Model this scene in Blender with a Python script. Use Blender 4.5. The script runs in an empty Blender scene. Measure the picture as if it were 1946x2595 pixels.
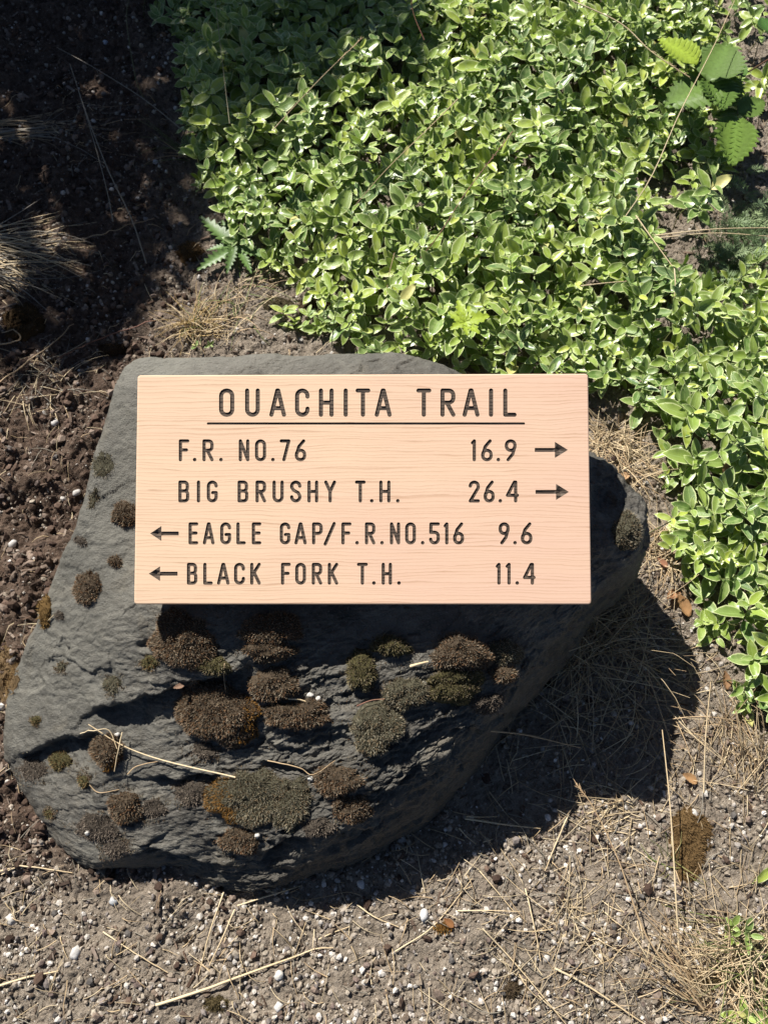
import bpy, math, random
import numpy as np
from mathutils import Vector, Matrix
from mathutils.bvhtree import BVHTree
from mathutils.geometry import delaunay_2d_cdt

random.seed(7)
rng = np.random.default_rng(7)
SC = bpy.context.scene
COL = SC.collection

# ------------------------------------------------------------------ camera
TILT = math.radians(22)
HFOV = math.radians(49.8)
TH = math.tan(HFOV / 2)
CAM = np.array([0.0, 0.0, 1.25])
cam_d = bpy.data.cameras.new("camera")
cam_d.sensor_fit = 'HORIZONTAL'
cam_d.angle = HFOV
cam_d.clip_start = 0.01
cam_d.clip_end = 200
cam_d.dof.use_dof = True
cam_d.dof.focus_distance = 1.05
cam_d.dof.aperture_fstop = 12
cam = bpy.data.objects.new("camera", cam_d)
cam.location = CAM
cam.rotation_euler = (TILT, 0, 0)
COL.objects.link(cam)
SC.camera = cam

# ------------------------------------------------------------------ light
SUN = np.array([-0.40, 0.57, 0.717]); SUN /= np.linalg.norm(SUN)      # towards the sun
w = bpy.data.worlds.new("World"); SC.world = w; w.use_nodes = True
nt = w.node_tree
bg = nt.nodes["Background"]
sky = nt.nodes.new("ShaderNodeTexSky")
sky.sky_type = 'NISHITA'; sky.sun_disc = False; sky.ozone_density = 1.0; sky.dust_density = 0.3; sky.air_density = 0.55
sky.sun_elevation = math.asin(SUN[2])
sky.sun_rotation = math.atan2(SUN[0], SUN[1])
nt.links.new(sky.outputs[0], bg.inputs[0])
bg.inputs[1].default_value = 0.05
sl = bpy.data.lights.new("sun", 'SUN')
sl.energy = 5.0; sl.angle = math.radians(0.5); sl.color = (1.0, 0.955, 0.90)
so = bpy.data.objects.new("sun", sl)
so.rotation_euler = Vector(SUN).to_track_quat('Z', 'Y').to_euler()
so.location = (-3, 4, 6)
COL.objects.link(so)
SC.view_settings.view_transform = 'Standard'
SC.view_settings.look = 'None'
SC.view_settings.gamma = 1
SC.view_settings.use_curve_mapping = False
SC.view_settings.exposure = 0.75

# ------------------------------------------------------------------ helpers
Fv = np.array([0, math.sin(TILT), -math.cos(TILT)])
Uv = np.array([0, math.cos(TILT), math.sin(TILT)])
Rv = np.array([1.0, 0, 0])
def ray(px, py):
    px = np.asarray(px, float)[..., None]; py = np.asarray(py, float)[..., None]
    return Fv + Rv * (px - 973) / 973 * TH + Uv * (1297.5 - py) / 973 * TH
def at(px, py, z=0.0):
    """point of the photograph (its own pixels) on the level plane z"""
    d = ray(px, py)
    z = np.asarray(z, float)
    return CAM + d * ((z - CAM[2]) / d[..., 2])[..., None]
def proj(P):
    q = P - CAM; d = q @ Fv
    return 973 + q @ Rv / d / TH * 973, 1297.5 - q @ Uv / d / TH * 973

_g = np.random.default_rng(3)
PERM = np.concatenate([_g.permutation(256)] * 3)
GRAD = _g.normal(size=(256, 3)); GRAD /= np.linalg.norm(GRAD, axis=1)[:, None]
def noise(P, f=1.0, off=0.0):
    """Perlin noise of an (N,3) array, about -1..1"""
    P = np.asarray(P, float) * f + off
    i = np.floor(P).astype(int); t = P - i; i &= 255
    u = t * t * t * (t * (t * 6 - 15) + 10)
    res = np.zeros(len(P))
    for dx in (0, 1):
        wx = u[:, 0] if dx else 1 - u[:, 0]
        for dy in (0, 1):
            wy = u[:, 1] if dy else 1 - u[:, 1]
            for dz in (0, 1):
                wz = u[:, 2] if dz else 1 - u[:, 2]
                h = PERM[PERM[PERM[(i[:, 0] + dx) & 255] + ((i[:, 1] + dy) & 255)] + ((i[:, 2] + dz) & 255)]
                g = GRAD[h]
                res += wx * wy * wz * (g[:, 0] * (t[:, 0] - dx) + g[:, 1] * (t[:, 1] - dy) + g[:, 2] * (t[:, 2] - dz))
    return res * 1.6
def fbm(P, f, n=4, gain=0.5, off=0.0):
    r = 0; a = 1
    for k in range(n):
        r = r + a * noise(P, f * 2 ** k, off + 17.3 * k); a *= gain
    return r
def sstep(a, b, x):
    t = np.clip((x - a) / (b - a), 0, 1)
    return t * t * (3 - 2 * t)

def link(name, me, mat=None, parent=None):
    o = bpy.data.objects.new(name, me)
    COL.objects.link(o)
    if mat and not me.materials: me.materials.append(mat)
    if parent: o.parent = parent
    return o
def mesh(name, V, F, smooth=True, col=None):
    """mesh from arrays; F is (M,3) or (M,4)"""
    V = np.asarray(V, np.float32); F = np.asarray(F, np.int32)
    me = bpy.data.meshes.new(name)
    k = F.shape[1]
    me.vertices.add(len(V)); me.vertices.foreach_set("co", V.ravel())
    me.loops.add(F.size); me.loops.foreach_set("vertex_index", F.ravel())
    me.polygons.add(len(F)); me.polygons.foreach_set("loop_start", np.arange(0, F.size, k, dtype=np.int32))
    me.polygons.foreach_set("use_smooth", np.full(len(F), smooth))
    me.update(calc_edges=True)
    if col is not None:
        a = me.attributes.new("col", 'FLOAT_COLOR', 'POINT')
        c = np.ones((len(V), 4), np.float32); c[:, :col.shape[1]] = col
        a.data.foreach_set("color", c.ravel())
    return me
def tag(o, label=None, cat=None, group=None, kind=None):
    if label: o['label'] = label
    if cat: o['category'] = cat
    if group: o['group'] = group
    if kind: o['kind'] = kind
    return o
def thing(name, label, cat, loc, group=None):
    e = bpy.data.objects.new(name, None); COL.objects.link(e)
    e.location = loc; e.empty_display_size = 0.02
    return tag(e, label, cat, group)
class Acc:
    """collects pieces of triangles into one mesh"""
    def __init__(s): s.V = []; s.F = []; s.C = []; s.n = 0
    def add(s, V, F, C=None):
        V = np.asarray(V, float)
        s.V.append(V); s.F.append(np.asarray(F, int) + s.n); s.n += len(V)
        if C is not None:
            C = np.asarray(C, float)
            s.C.append(np.broadcast_to(C, (len(V), 3)) if C.ndim == 1 else C)
    def mesh(s, name, smooth=True, origin=None):
        V = np.concatenate(s.V)
        if origin is not None: V = V - np.asarray(origin)
        return mesh(name, V, np.concatenate(s.F), smooth, np.concatenate(s.C) if s.C else None)
def frame(n, t=None):
    n = np.asarray(n, float); n = n / np.linalg.norm(n)
    t = np.array([1.0, 0, 0]) if t is None else np.asarray(t, float)
    t = t - n * (t @ n)
    if np.linalg.norm(t) < 1e-6: t = np.cross(n, [0, 1, 0])
    t = t / np.linalg.norm(t)
    return t, np.cross(n, t), n

# ------------------------------------------------------------------ materials
class NT:
    def __init__(s, name):
        s.m = bpy.data.materials.new(name); s.m.use_nodes = True
        s.t = s.m.node_tree; s.b = s.t.nodes["Principled BSDF"]
    def n(s, typ, **kw):
        nd = s.t.nodes.new("ShaderNode" + typ)
        for k, v in kw.items():
            if k[0] == 'i' and k[1:].isdigit(): nd.inputs[int(k[1:])].default_value = v
            elif k in nd.inputs.keys(): nd.inputs[k].default_value = v
            else: setattr(nd, k, v)
        return nd
    def l(s, a, b): s.t.links.new(a, b)
    def coord(s): return s.n("TexCoord").outputs["Object"]
    def mapp(s, src, sc, rot=(0, 0, 0)):
        m = s.n("Mapping"); m.inputs["Scale"].default_value = sc; m.inputs["Rotation"].default_value = rot
        s.l(src, m.inputs[0]); return m.outputs[0]
    def noise(s, src, scale, detail=4, rough=.55, dist=0):
        x = s.n("TexNoise"); x.inputs["Scale"].default_value = scale; x.inputs["Detail"].default_value = detail
        x.inputs["Roughness"].default_value = rough; x.inputs["Distortion"].default_value = dist
        s.l(src, x.inputs["Vector"]); return x.outputs[0]
    def ramp(s, src, stops):
        r = s.n("ValToRGB"); cr = r.color_ramp
        while len(cr.elements) < len(stops): cr.elements.new(0.5)
        for e, (p, c) in zip(cr.elements, stops):
            e.position = p; e.color = (c, c, c, 1) if isinstance(c, (int, float)) else (*c, 1)
        s.l(src, r.inputs[0]); return r.outputs[0]
    def mix(s, f, a, b, mode='MIX'):
        x = s.n("Mix", data_type='RGBA', blend_type=mode)
        for sock, v in ((x.inputs[0], f), (x.inputs[6], a), (x.inputs[7], b)):
            if hasattr(v, "links"): s.l(v, sock)
            elif isinstance(v, (int, float)): sock.default_value = v
            else: sock.default_value = (*v, 1)
        return x.outputs[2]
    def math(s, op, a, b=0.0):
        x = s.n("Math", operation=op)
        for sock, v in ((x.inputs[0], a), (x.inputs[1], b)):
            if hasattr(v, "links"): s.l(v, sock)
            else: sock.default_value = v
        return x.outputs[0]
    def bump(s, h, strength=.5, dist=.002, prev=None):
        b = s.n("Bump"); b.inputs["Strength"].default_value = strength; b.inputs["Distance"].default_value = dist
        s.l(h, b.inputs["Height"])
        if prev: s.l(prev, b.inputs["Normal"])
        return b.outputs[0]
    def done(s, col=None, rough=.7, spec=.4, normal=None):
        if col is not None:
            if hasattr(col, "links"): s.l(col, s.b.inputs["Base Color"])
            else: s.b.inputs["Base Color"].default_value = (*col, 1)
        if hasattr(rough, "links"): s.l(rough, s.b.inputs["Roughness"])
        else: s.b.inputs["Roughness"].default_value = rough
        s.b.inputs["Specular IOR Level"].default_value = spec
        if normal: s.l(normal, s.b.inputs["Normal"])
        return s.m
    def attr(s, name="col"):
        a = s.n("Attribute"); a.attribute_name = name; return a
    def sep(s, c):
        x = s.n("SeparateColor"); s.l(c, x.inputs[0]); return x.outputs

def wood_nodes(m):
    """height of the growth-ring lines (0..1) plus fine fibre"""
    co = m.coord()
    warp = m.noise(m.mapp(co, (5.0, 9, 9)), 1.0, 2, .5)
    sx = m.n("SeparateXYZ"); m.l(co, sx.inputs[0])
    y = m.math('ADD', sx.outputs[1], m.math('MULTIPLY', warp, .015))
    warp2 = m.noise(m.mapp(co, (24.0, 70, 20)), 1.0, 3, .6)
    y = m.math('ADD', y, m.math('MULTIPLY', warp2, .0042))
    cb = m.n("CombineXYZ"); m.l(y, cb.inputs[1])
    m.l(m.math('MULTIPLY', sx.outputs[0], .03), cb.inputs[0])
    irr = m.noise(cb.outputs[0], 60.0, 3, .6)
    wv = m.math('FRACT', m.math('ADD', m.math('MULTIPLY', y, 235.0), m.math('MULTIPLY', irr, 4.0)))
    wide = m.noise(cb.outputs[0], 24.0, 3, .6)
    fib = m.noise(m.mapp(co, (14, 900, 200)), 1.0, 4, .7)
    spk = m.noise(m.mapp(co, (160, 1500, 300)), 1.0, 2, .6)
    return co, wv, wide, fib, spk
m = NT("sanded_cedar")
co, wv, wide, fib, spk = wood_nodes(m)
line = m.ramp(wv, [(.0, .15), (.08, 0.0), (.45, .04), (.80, .25), (.93, 1.0), (.965, .9), (1, .15)])
lvar = m.noise(m.mapp(co, (9, 75, 60)), 1.0, 3, .6)
line = m.math('MULTIPLY', line, m.ramp(lvar, [(.34, .45), (.60, 1.0)]))
pink = m.noise(m.mapp(co, (3.2, 5, 4)), 1.0, 3, .5)
sx = m.n("SeparateXYZ"); m.l(co, sx.inputs[0])
pk = m.math('ADD', m.math('MULTIPLY', sx.outputs[0], .95), pink)
base = m.mix(m.ramp(pk, [(.35, 0.0), (.75, 1.0)]), (.76, .555, .375), (.725, .49, .362))
base = m.mix(m.math('MULTIPLY', m.ramp(wide, [(.35, 0.0), (.65, 1.0)]), .45), base, (.73, .50, .345))
c = m.mix(m.math('MULTIPLY', line, .78), base, (.46, .27, .165))
c = m.mix(m.math('MULTIPLY', m.ramp(fib, [(.3, 1.0), (.6, 0.0)]), .22), c, (.55, .35, .21))
c = m.mix(m.math('MULTIPLY', m.ramp(spk, [(.55, 0.0), (.7, 1.0)]), .12), c, (.9, .72, .52))
WOOD = m.done(c, .62, .22, m.bump(m.math('ADD', fib, m.math('MULTIPLY', line, -.6)), .12, .0006))
m = NT("carved_dark_wood")
co, wv, wide, fib, spk = wood_nodes(m)
line = m.ramp(wv, [(.0, .2), (.06, 0.0), (.5, .1), (.74, .9), (.94, 1.0), (1, .2)])
base = m.mix(m.ramp(wide, [(.35, 0.0), (.65, 1.0)]), (.135, .100, .072), (.095, .070, .052))
c = m.mix(m.math('MULTIPLY', line, .88), base, (.016, .011, .008))
c = m.mix(m.math('MULTIPLY', m.ramp(fib, [(.3, 1.0), (.6, 0.0)]), .4), c, (.035, .026, .02))
CARVED = m.done(c, .7, .25, m.bump(m.math('ADD', fib, m.math('MULTIPLY', line, .5)), .3, .0007))

m = NT("dark_slate_rock")
co = m.coord()
a = m.attr()
n1 = m.noise(m.mapp(co, (5, 9, 9)), 1.0, 8, .62, .3)
n2 = m.noise(m.mapp(co, (75, 105, 100)), 1.0, 6, .65)
n3 = m.noise(m.mapp(co, (420, 420, 420)), 1.0, 3, .6)
n4 = m.noise(m.mapp(co, (11, 11, 11)), 1.0, 5, .6, .8)
n5 = m.ramp(m.noise(m.mapp(co, (30, 52, 46), (0, 0, -.45)), 1.0, 6, .60, .0), [(.3, 0.0), (.44, .75), (.49, .55), (.62, .95), (.8, 1.0)])
n5 = m.math('MULTIPLY', n5, m.sep(a.outputs[0])[2])
n6 = m.noise(m.mapp(co, (190, 260, 240)), 1.0, 4, .75)
c = m.ramp(n1, [(.28, (.040, .036, .029)), (.5, (.082, .075, .061)), (.72, (.145, .134, .110))])
n7 = m.noise(m.mapp(co, (19, 30, 30)), 1.0, 6, .7, .4)
c = m.mix(m.ramp(n2, [(.42, 0.0), (.68, .75)]), c, (.135, .130, .112))
c = m.mix(m.ramp(n7, [(.53, 0.0), (.68, .7)]), c, (.190, .180, .148))
c = m.mix(m.ramp(n7, [(.32, .8), (.46, 0.0)]), c, (.030, .028, .024))
c = m.mix(m.ramp(n4, [(.57, 0.0), (.75, .55)]), c, (.135, .110, .072))
c = m.mix(m.ramp(n3, [(.62, 0.0), (.72, .8)]), c, (.24, .23, .21))
c = m.mix(m.ramp(n3, [(.28, .8), (.40, 0.0)]), c, (.010, .010, .010))
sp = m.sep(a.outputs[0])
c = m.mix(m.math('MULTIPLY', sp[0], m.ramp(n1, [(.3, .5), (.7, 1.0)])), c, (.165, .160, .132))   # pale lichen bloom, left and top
c = m.mix(sp[1], c, (.060, .050, .036))                                                          # flank darker and browner towards the base
rb = m.bump(n6, .8, .0022, m.bump(n3, .6, .0010))
ROCK = m.done(c, m.ramp(n2, [(.3, .5), (.7, .8)]), .32, m.bump(n5, .65, .006, m.bump(n2, .45, .0022, rb)))

m = NT("garden_soil")
co = m.coord(); sp = m.sep(m.attr().outputs[0])
n1 = m.noise(co, 9, 6, .6); n2 = m.noise(co, 70, 6, .7); n3 = m.noise(co, 330, 4, .7); n4 = m.noise(co, 150, 3, .6, .5)
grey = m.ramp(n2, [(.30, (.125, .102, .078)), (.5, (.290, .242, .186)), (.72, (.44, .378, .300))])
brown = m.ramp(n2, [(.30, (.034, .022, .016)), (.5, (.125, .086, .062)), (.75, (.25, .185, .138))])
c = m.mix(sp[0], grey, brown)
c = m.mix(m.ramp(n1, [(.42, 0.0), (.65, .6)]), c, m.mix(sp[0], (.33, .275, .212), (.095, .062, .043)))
c = m.mix(m.ramp(n3, [(.60, 0.0), (.70, .7)]), c, (.46, .42, .36))
c = m.mix(m.ramp(n4, [(.25, .8), (.38, 0.0)]), c, (.022, .016, .012))
c = m.mix(sp[1], c, (.03, .022, .016))
bb = m.bump(n3, 1.0, .0035)
bb = m.bump(n4, .8, .005, bb)
c = m.mix(m.ramp(n3, [(.30, .5), (.42, 0.0)]), c, (.08, .063, .048))
SOIL = m.done(c, .95, .15, m.bump(n2, 1.0, .007, bb))

def attr_mat(name, rough, spec, nscale=0, var=.5, bump=0, trans=0):
    m = NT(name)
    a = m.attr().outputs[0]
    c = a
    nrm = None
    if nscale:
        nn = m.noise(m.coord(), nscale, 4, .6)
        c = m.mix(m.ramp(nn, [(.3, var), (.6, 0.0)]), a, m.mix(1.0, a, (.45, .42, .40), 'MULTIPLY'))
        if bump: nrm = m.bump(nn, .6, bump)
    if trans:
        m.done(c, rough, spec, nrm)
        tr = m.n("BsdfTranslucent"); m.l(c, tr.inputs[0])
        mx = m.n("MixShader"); mx.inputs[0].default_value = trans
        m.l(m.b.outputs[0], mx.inputs[1]); m.l(tr.outputs[0], mx.inputs[2])
        m.l(mx.outputs[0], m.t.nodes["Material Output"].inputs[0])
        return m.m
    return m.done(c, rough, spec, nrm)
CRUMB = attr_mat("soil_crumb", .95, .1, 400, .7, .0008)
PEBBLE = attr_mat("pebble", .8, .3, 500, .6, .0006)
STRAW = attr_mat("dry_straw", .55, .35, 300, .35)
MOSSM = attr_mat("moss", .85, .15, 0)
BARK = attr_mat("bark_litter", .9, .15, 260, .6, .0006)
WEED = attr_mat("weed_leaf", .45, .4, 180, .4, .0005, .22)
DEADLEAF = attr_mat("dead_leaf", .7, .3, 120, .5, .0005, .2)

# periwinkle leaf: green centre, cream margin.  col = (edge distance 0..1, hue, cream amount)
m = NT("periwinkle_leaf")
co = m.coord(); a = m.attr().outputs[0]; sp = m.sep(a)
n1 = m.noise(co, 90, 4, .6); n2 = m.noise(co, 260, 3, .6)
green = m.ramp(sp[1], [(.0, (.055, .125, .050)), (.3, (.140, .235, .055)), (.62, (.26, .36, .060)), (.9, (.39, .46, .070)), (1.0, (.48, .55, .09))])
green = m.mix(m.ramp(n1, [(.46, 0.0), (.60, .65)]), green, m.mix(.55, green, (.42, .48, .22)))
ed = m.math('ADD', sp[0], m.math('MULTIPLY', m.math('SUBTRACT', n2, .5), .28))
marg = m.ramp(ed, [(.10, 1.0), (.19, 0.0)])
c = m.mix(marg, green, (.60, .66, .32))
rib = m.ramp(sp[0], [(.93, 0.0), (.985, .75)])
c = m.mix(rib, c, (.34, .46, .15))
c = m.mix(sp[2], c, (.62, .58, .22))
m.done(c, .34, .55, m.bump(n1, .35, .0012))
tr = m.n("BsdfTranslucent"); m.l(m.mix(.6, c, (.40, .60, .06), 'MIX'), tr.inputs[0])
mx = m.n("MixShader"); mx.inputs[0].default_value = .16
m.l(m.b.outputs[0], mx.inputs[1]); m.l(tr.outputs[0], mx.inputs[2]); m.l(mx.outputs[0], m.t.nodes["Material Output"].inputs[0])
LEAF = m.m

# ------------------------------------------------------------------ ground
def axis(lo, hi, s0, s1, far):
    a = [lo]
    while a[-1] < hi: a.append(a[-1] + s0 + (s1 - s0) * (a[-1] - lo) / (hi - lo))
    a = np.array(a)
    out = []; d = s1; v = a[-1]
    while v < far: d *= 1.5; v += d; out.append(v)
    pre = []; d = s0; v = lo
    while v > -far: d *= 1.5; v -= d; pre.append(v)
    return np.concatenate([pre[::-1], a, out])
GX = axis(-.98, .98, .0032, .0032, 60)
GY = axis(-.27, 1.86, .0028, .0046, 60)
gx, gy = np.meshgrid(GX, GY)
P = np.stack([gx.ravel(), gy.ravel(), np.zeros(gx.size)], 1)
inner = (np.abs(P[:, 0]) < 1.2) & (P[:, 1] > -.5) & (P[:, 1] < 2.2)
ppx, ppy = proj(P)
ppx[~inner] = np.where(P[~inner, 0] < 0, 0, 1946); ppy[~inner] = 0
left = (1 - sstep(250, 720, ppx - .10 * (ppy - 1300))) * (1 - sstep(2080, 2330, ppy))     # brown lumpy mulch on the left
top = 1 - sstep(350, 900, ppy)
lump = np.clip(left + .25, 0, 1)
Z = .010 * fbm(P, 5.5, 3) + np.where(inner, 1, 0) * (
    (.003 + .0075 * lump) * fbm(P, 26, 3, .6, 5.0)
    + (.0022 + .0030 * lump) * np.abs(fbm(P, 75, 3, .6, 9.0)) + .0030 * fbm(P, 190, 2, .7, 3.0))
# hollow in the mulch beside the rock, small holes in the soil below it
for hx, hy, rx, ry, dp in ((95, 1315, 95, 55, .035), (190, 1240, 60, 45, .02), (465, 2395, 30, 12, .012), (60, 1080, 90, 50, .012), (260, 900, 120, 40, .012), (420, 2290, 70, 60, -.012), (130, 1700, 30, 60, .01)):
    Z -= np.where(inner, dp * np.exp(-((ppx - hx) / rx) ** 2 - ((ppy - hy) / ry) ** 2), 0)
P[:, 2] = Z
nx, ny = len(GX), len(GY)
idx = np.arange(nx * ny).reshape(ny, nx)
F = np.stack([idx[:-1, :-1], idx[:-1, 1:], idx[1:, 1:], idx[1:, :-1]], -1).reshape(-1, 4)
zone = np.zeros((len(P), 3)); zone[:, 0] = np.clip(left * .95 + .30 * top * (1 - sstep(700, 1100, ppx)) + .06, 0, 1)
under = sstep(.0, .6, noise(P, 3.2, 8.8) * .5 + .2) * 0
zone[:, 1] = under
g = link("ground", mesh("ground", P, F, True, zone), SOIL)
tag(g, kind="structure")
ZG = Z.reshape(ny, nx)
def gz(x, y):
    x = np.asarray(x, float); y = np.asarray(y, float)
    i = np.clip(np.searchsorted(GX, x) - 1, 0, nx - 2); j = np.clip(np.searchsorted(GY, y) - 1, 0, ny - 2)
    u = np.clip((x - GX[i]) / (GX[i + 1] - GX[i]), 0, 1); v = np.clip((y - GY[j]) / (GY[j + 1] - GY[j]), 0, 1)
    return (ZG[j, i] * (1 - u) + ZG[j, i + 1] * u) * (1 - v) + (ZG[j + 1, i] * (1 - u) + ZG[j + 1, i + 1] * u) * v

# ------------------------------------------------------------------ rock
# rim of the upper face: (photo x, photo y, height, base photo x, base photo y or None)
RIM = [(300, 930, .270), (330, 902, .280), (450, 890, .290), (600, 885, .300), (760, 893, .300), (900, 882, .300), (1050, 893, .29), (1180, 935, .275),
       (1330, 1020, .262), (1490, 1140, .250), (1565, 1182, .244), (1630, 1232, .232), (1655, 1300, .234),
       (1648, 1378, .226), (1610, 1440, .215, 1580, 1490), (1520, 1490, .192, 1500, 1560), (1450, 1570, .178, 1440, 1640), (1385, 1650, .168, 1385, 1720), (1300, 1745, .168, 1300, 1840),
       (1200, 1850, .156, 1190, 1975), (1100, 1950, .144, 1060, 2110), (960, 2050, .130, 920, 2190), (840, 2115, .116, 790, 2232),
       (735, 2185, .085, 690, 2252), (620, 2235, .035, 600, 2246), (520, 2212, .032, 510, 2222), (430, 2180, .038, 425, 2186), (350, 2176, .042, 345, 2190), (250, 2185, .035, 245, 2192), (180, 2135, .03, 176, 2140),
       (110, 2070, .03), (50, 1995, .03), (10, 1890, .045), (4, 1800, .06), (28, 1700, .085), (78, 1590, .12), (135, 1450, .16),
       (183, 1345, .20), (208, 1250, .22), (236, 1150, .24), (266, 1050, .255), (284, 985, .265)]
INN = [(480, 1640, .212), (750, 1695, .190), (1200, 1640, .213), (1550, 1395, .236), (1600, 1330, .240), (1560, 1270, .236), (920, 1240, .262), (500, 1100, .285), (1300, 1100, .287),
       (600, 1400, .243), (1300, 1400, .240), (600, 920, .308), (900, 920, .308), (380, 930, .290), (1100, 930, .295), (350, 1300, .225), (950, 1640, .205),
       (250, 1500, .190), (200, 1650, .150), (300, 1800, .128), (150, 1900, .085), (300, 2000, .085), (500, 1850, .140), (700, 1850, .155),
       (900, 1850, .162), (1100, 1800, .184), (600, 2050, .105), (800, 2000, .134), (1000, 1950, .152), (450, 2080, .078), (200, 2050, .065), (1350, 1560, .205), (1300, 1680, .184)]
pts = np.array([at(a[0], a[1], a[2]) for a in RIM + INN])
XY = pts[:, :2]; n = len(XY)
def tps(r2): return np.where(r2 > 1e-14, .5 * r2 * np.log(np.maximum(r2, 1e-14)), 0)
K = tps(((XY[:, None] - XY[None]) ** 2).sum(-1)) + np.eye(n) * 2e-5
A = np.zeros((n + 3, n + 3)); A[:n, :n] = K; A[:n, n] = 1; A[:n, n + 1:] = XY; A[n, :n] = 1; A[n + 1:, :n] = XY.T
wt = np.linalg.solve(A, np.r_[pts[:, 2], 0, 0, 0])
def rtop(q):
    out = np.zeros(len(q))
    for s in range(0, len(q), 60000):
        b = q[s:s + 60000]
        out[s:s + 60000] = tps(((b[:, None] - XY[None]) ** 2).sum(-1)) @ wt[:n] + wt[n] + b @ wt[n + 1:]
    return out
NT_, NS, NF = 800, 350, 70
rim = np.array([at(a[0], a[1], a[2]) for a in RIM])
cen = at(800, 1500, .2)
bas = []
for a, p in zip(RIM, rim):
    if len(a) == 5: b = at(a[3], a[4], -.015)
    else:
        o = p[:2] - cen[:2]; o /= np.linalg.norm(o)
        b = np.r_[p[:2] + o * .006, -.03]
    bas.append(b)
bas = np.array(bas)
def loopi(Pn, N):
    d = np.r_[0, np.cumsum(np.linalg.norm(np.diff(np.vstack([rim, rim[:1]]), axis=0), axis=1))]
    t = np.linspace(0, d[-1], N, endpoint=False)
    L = np.vstack([Pn, Pn[:1]])
    r = np.stack([np.interp(t, d, L[:, k]) for k in range(L.shape[1])], 1)
    kk = np.exp(-.5 * (np.arange(-14, 15) / 6.) ** 2); kk /= kk.sum()
    return np.stack([np.convolve(np.r_[c[-14:], c, c[:14]], kk, 'valid') for c in r.T], 1)
rimL, basL = loopi(rim, NT_), loopi(bas, NT_)
rimL[:, 2] = rtop(rimL[:, :2])
s = np.linspace(0.01, 1, NS) ** .8
top_xy = cen[:2] + (rimL[:, None, :2] - cen[:2]) * s[None, :, None]
top_z = rtop(top_xy.reshape(-1, 2)).reshape(NT_, NS)
T = np.concatenate([top_xy, top_z[..., None]], 2)
f = np.linspace(0, 1, NF + 1)[1:]
Fk = rimL[:, None] + (basL - rimL)[:, None] * f[None, :, None]
bul = (np.sin(f * np.pi) * .012)[None, :, None]
o = rimL[:, :2] - cen[:2]; o /= np.linalg.norm(o, axis=1)[:, None]
Fk[..., :2] += o[:, None] * bul
G = np.concatenate([T, Fk], 1)                                # (theta, ring, 3)
NR = G.shape[1]
def smooth_s(G, it, lo, hi):
    for _ in range(it):
        G[:, lo:hi] = (G[:, lo - 1:hi - 1] + 2 * G[:, lo:hi] + G[:, lo + 1:hi + 1]) / 4
    return G
smooth_s(G, 130, NS - 60, NS + 40)
def normals(G):
    du = np.roll(G, -1, 0) - np.roll(G, 1, 0)
    dv = np.empty_like(G); dv[:, 1:-1] = G[:, 2:] - G[:, :-2]; dv[:, 0] = G[:, 1] - G[:, 0]; dv[:, -1] = G[:, -1] - G[:, -2]
    n = np.cross(dv, du); n /= np.linalg.norm(n, axis=2)[..., None] + 1e-12
    if n[0, 50, 2] < 0: n = -n
    return n
Nn = normals(G)
Q = G.reshape(-1, 3); qx, qy = proj(Q)
rough = np.clip(sstep(1480, 1750, qy) * (.35 + .65 * sstep(250, 900, qx)) + sstep(1400, 1480, qx) * .6, .12, 1)
ang = math.radians(20)                                        # foliation direction of the slate
ca, sa = math.cos(ang), math.sin(ang)
Qr = np.stack([Q[:, 0] * ca + Q[:, 1] * sa, (-Q[:, 0] * sa + Q[:, 1] * ca) * 1.75 + Q[:, 2] * 1.5, Q[:, 2]], 1)
disp = .0050 * fbm(Q, 6.5, 3, .5, 2.0)
disp += rough * .0022 * fbm(Qr, 17, 4, .5, 4.0)
rg = 1 - np.abs(noise(Qr, 24, 31.0)) * 2
disp += rough * .0016 * np.clip(rg, -1, 1) * sstep(-.1, .4, noise(Q, 9, 55.0))
st = fbm(Qr, 13, 3, .5, 51.0) * 2.6
disp += sstep(-.3, .3, noise(Q, 7, 66.0)) * rough * .0045 * ((np.floor(st) + sstep(.72, 1.0, st - np.floor(st))) - st)      # little broken steps
disp += (.0004 + .0014 * rough) * fbm(Qr, 70, 4, .6, 61.0)
def cells(P, f, seed):
    """sharp planar chips: every random cell is its own tilted little plane"""
    P = P * f + seed; b = np.floor(P).astype(int)
    best = np.full(len(P), 1e9); val = np.zeros(len(P))
    for dx in (-1, 0, 1):
        for dy in (-1, 0, 1):
            for dz in (-1, 0, 1):
                c = b + (dx, dy, dz); h = PERM[PERM[PERM[c[:, 0] & 255] + (c[:, 1] & 255)] + (c[:, 2] & 255)]
                q = c + .5 + GRAD[h] * .48
                v = P - q; d = (v ** 2).sum(1); k = d < best
                best[k] = d[k]; val[k] = (v * GRAD[(h * 7 + 31) & 255]).sum(1)[k] + GRAD[(h * 5 + 11) & 255][k, 0] * .35
    return val
Pw = Qr + .010 * np.stack([fbm(Q, 22, 3, .6, 3.), fbm(Q, 22, 3, .6, 33.), fbm(Q, 22, 3, .6, 63.)], 1)
disp += (.30 + .70 * rough) * .0052 * cells(Pw, 13, 4.2)
disp += (.25 + .75 * rough) * .0034 * cells(Pw, 34, 9.7) * sstep(-.35, .25, noise(Q, 10, 15.0))
disp += (.25 + .75 * rough) * .0013 * cells(Pw, 90, 2.2)
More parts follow.
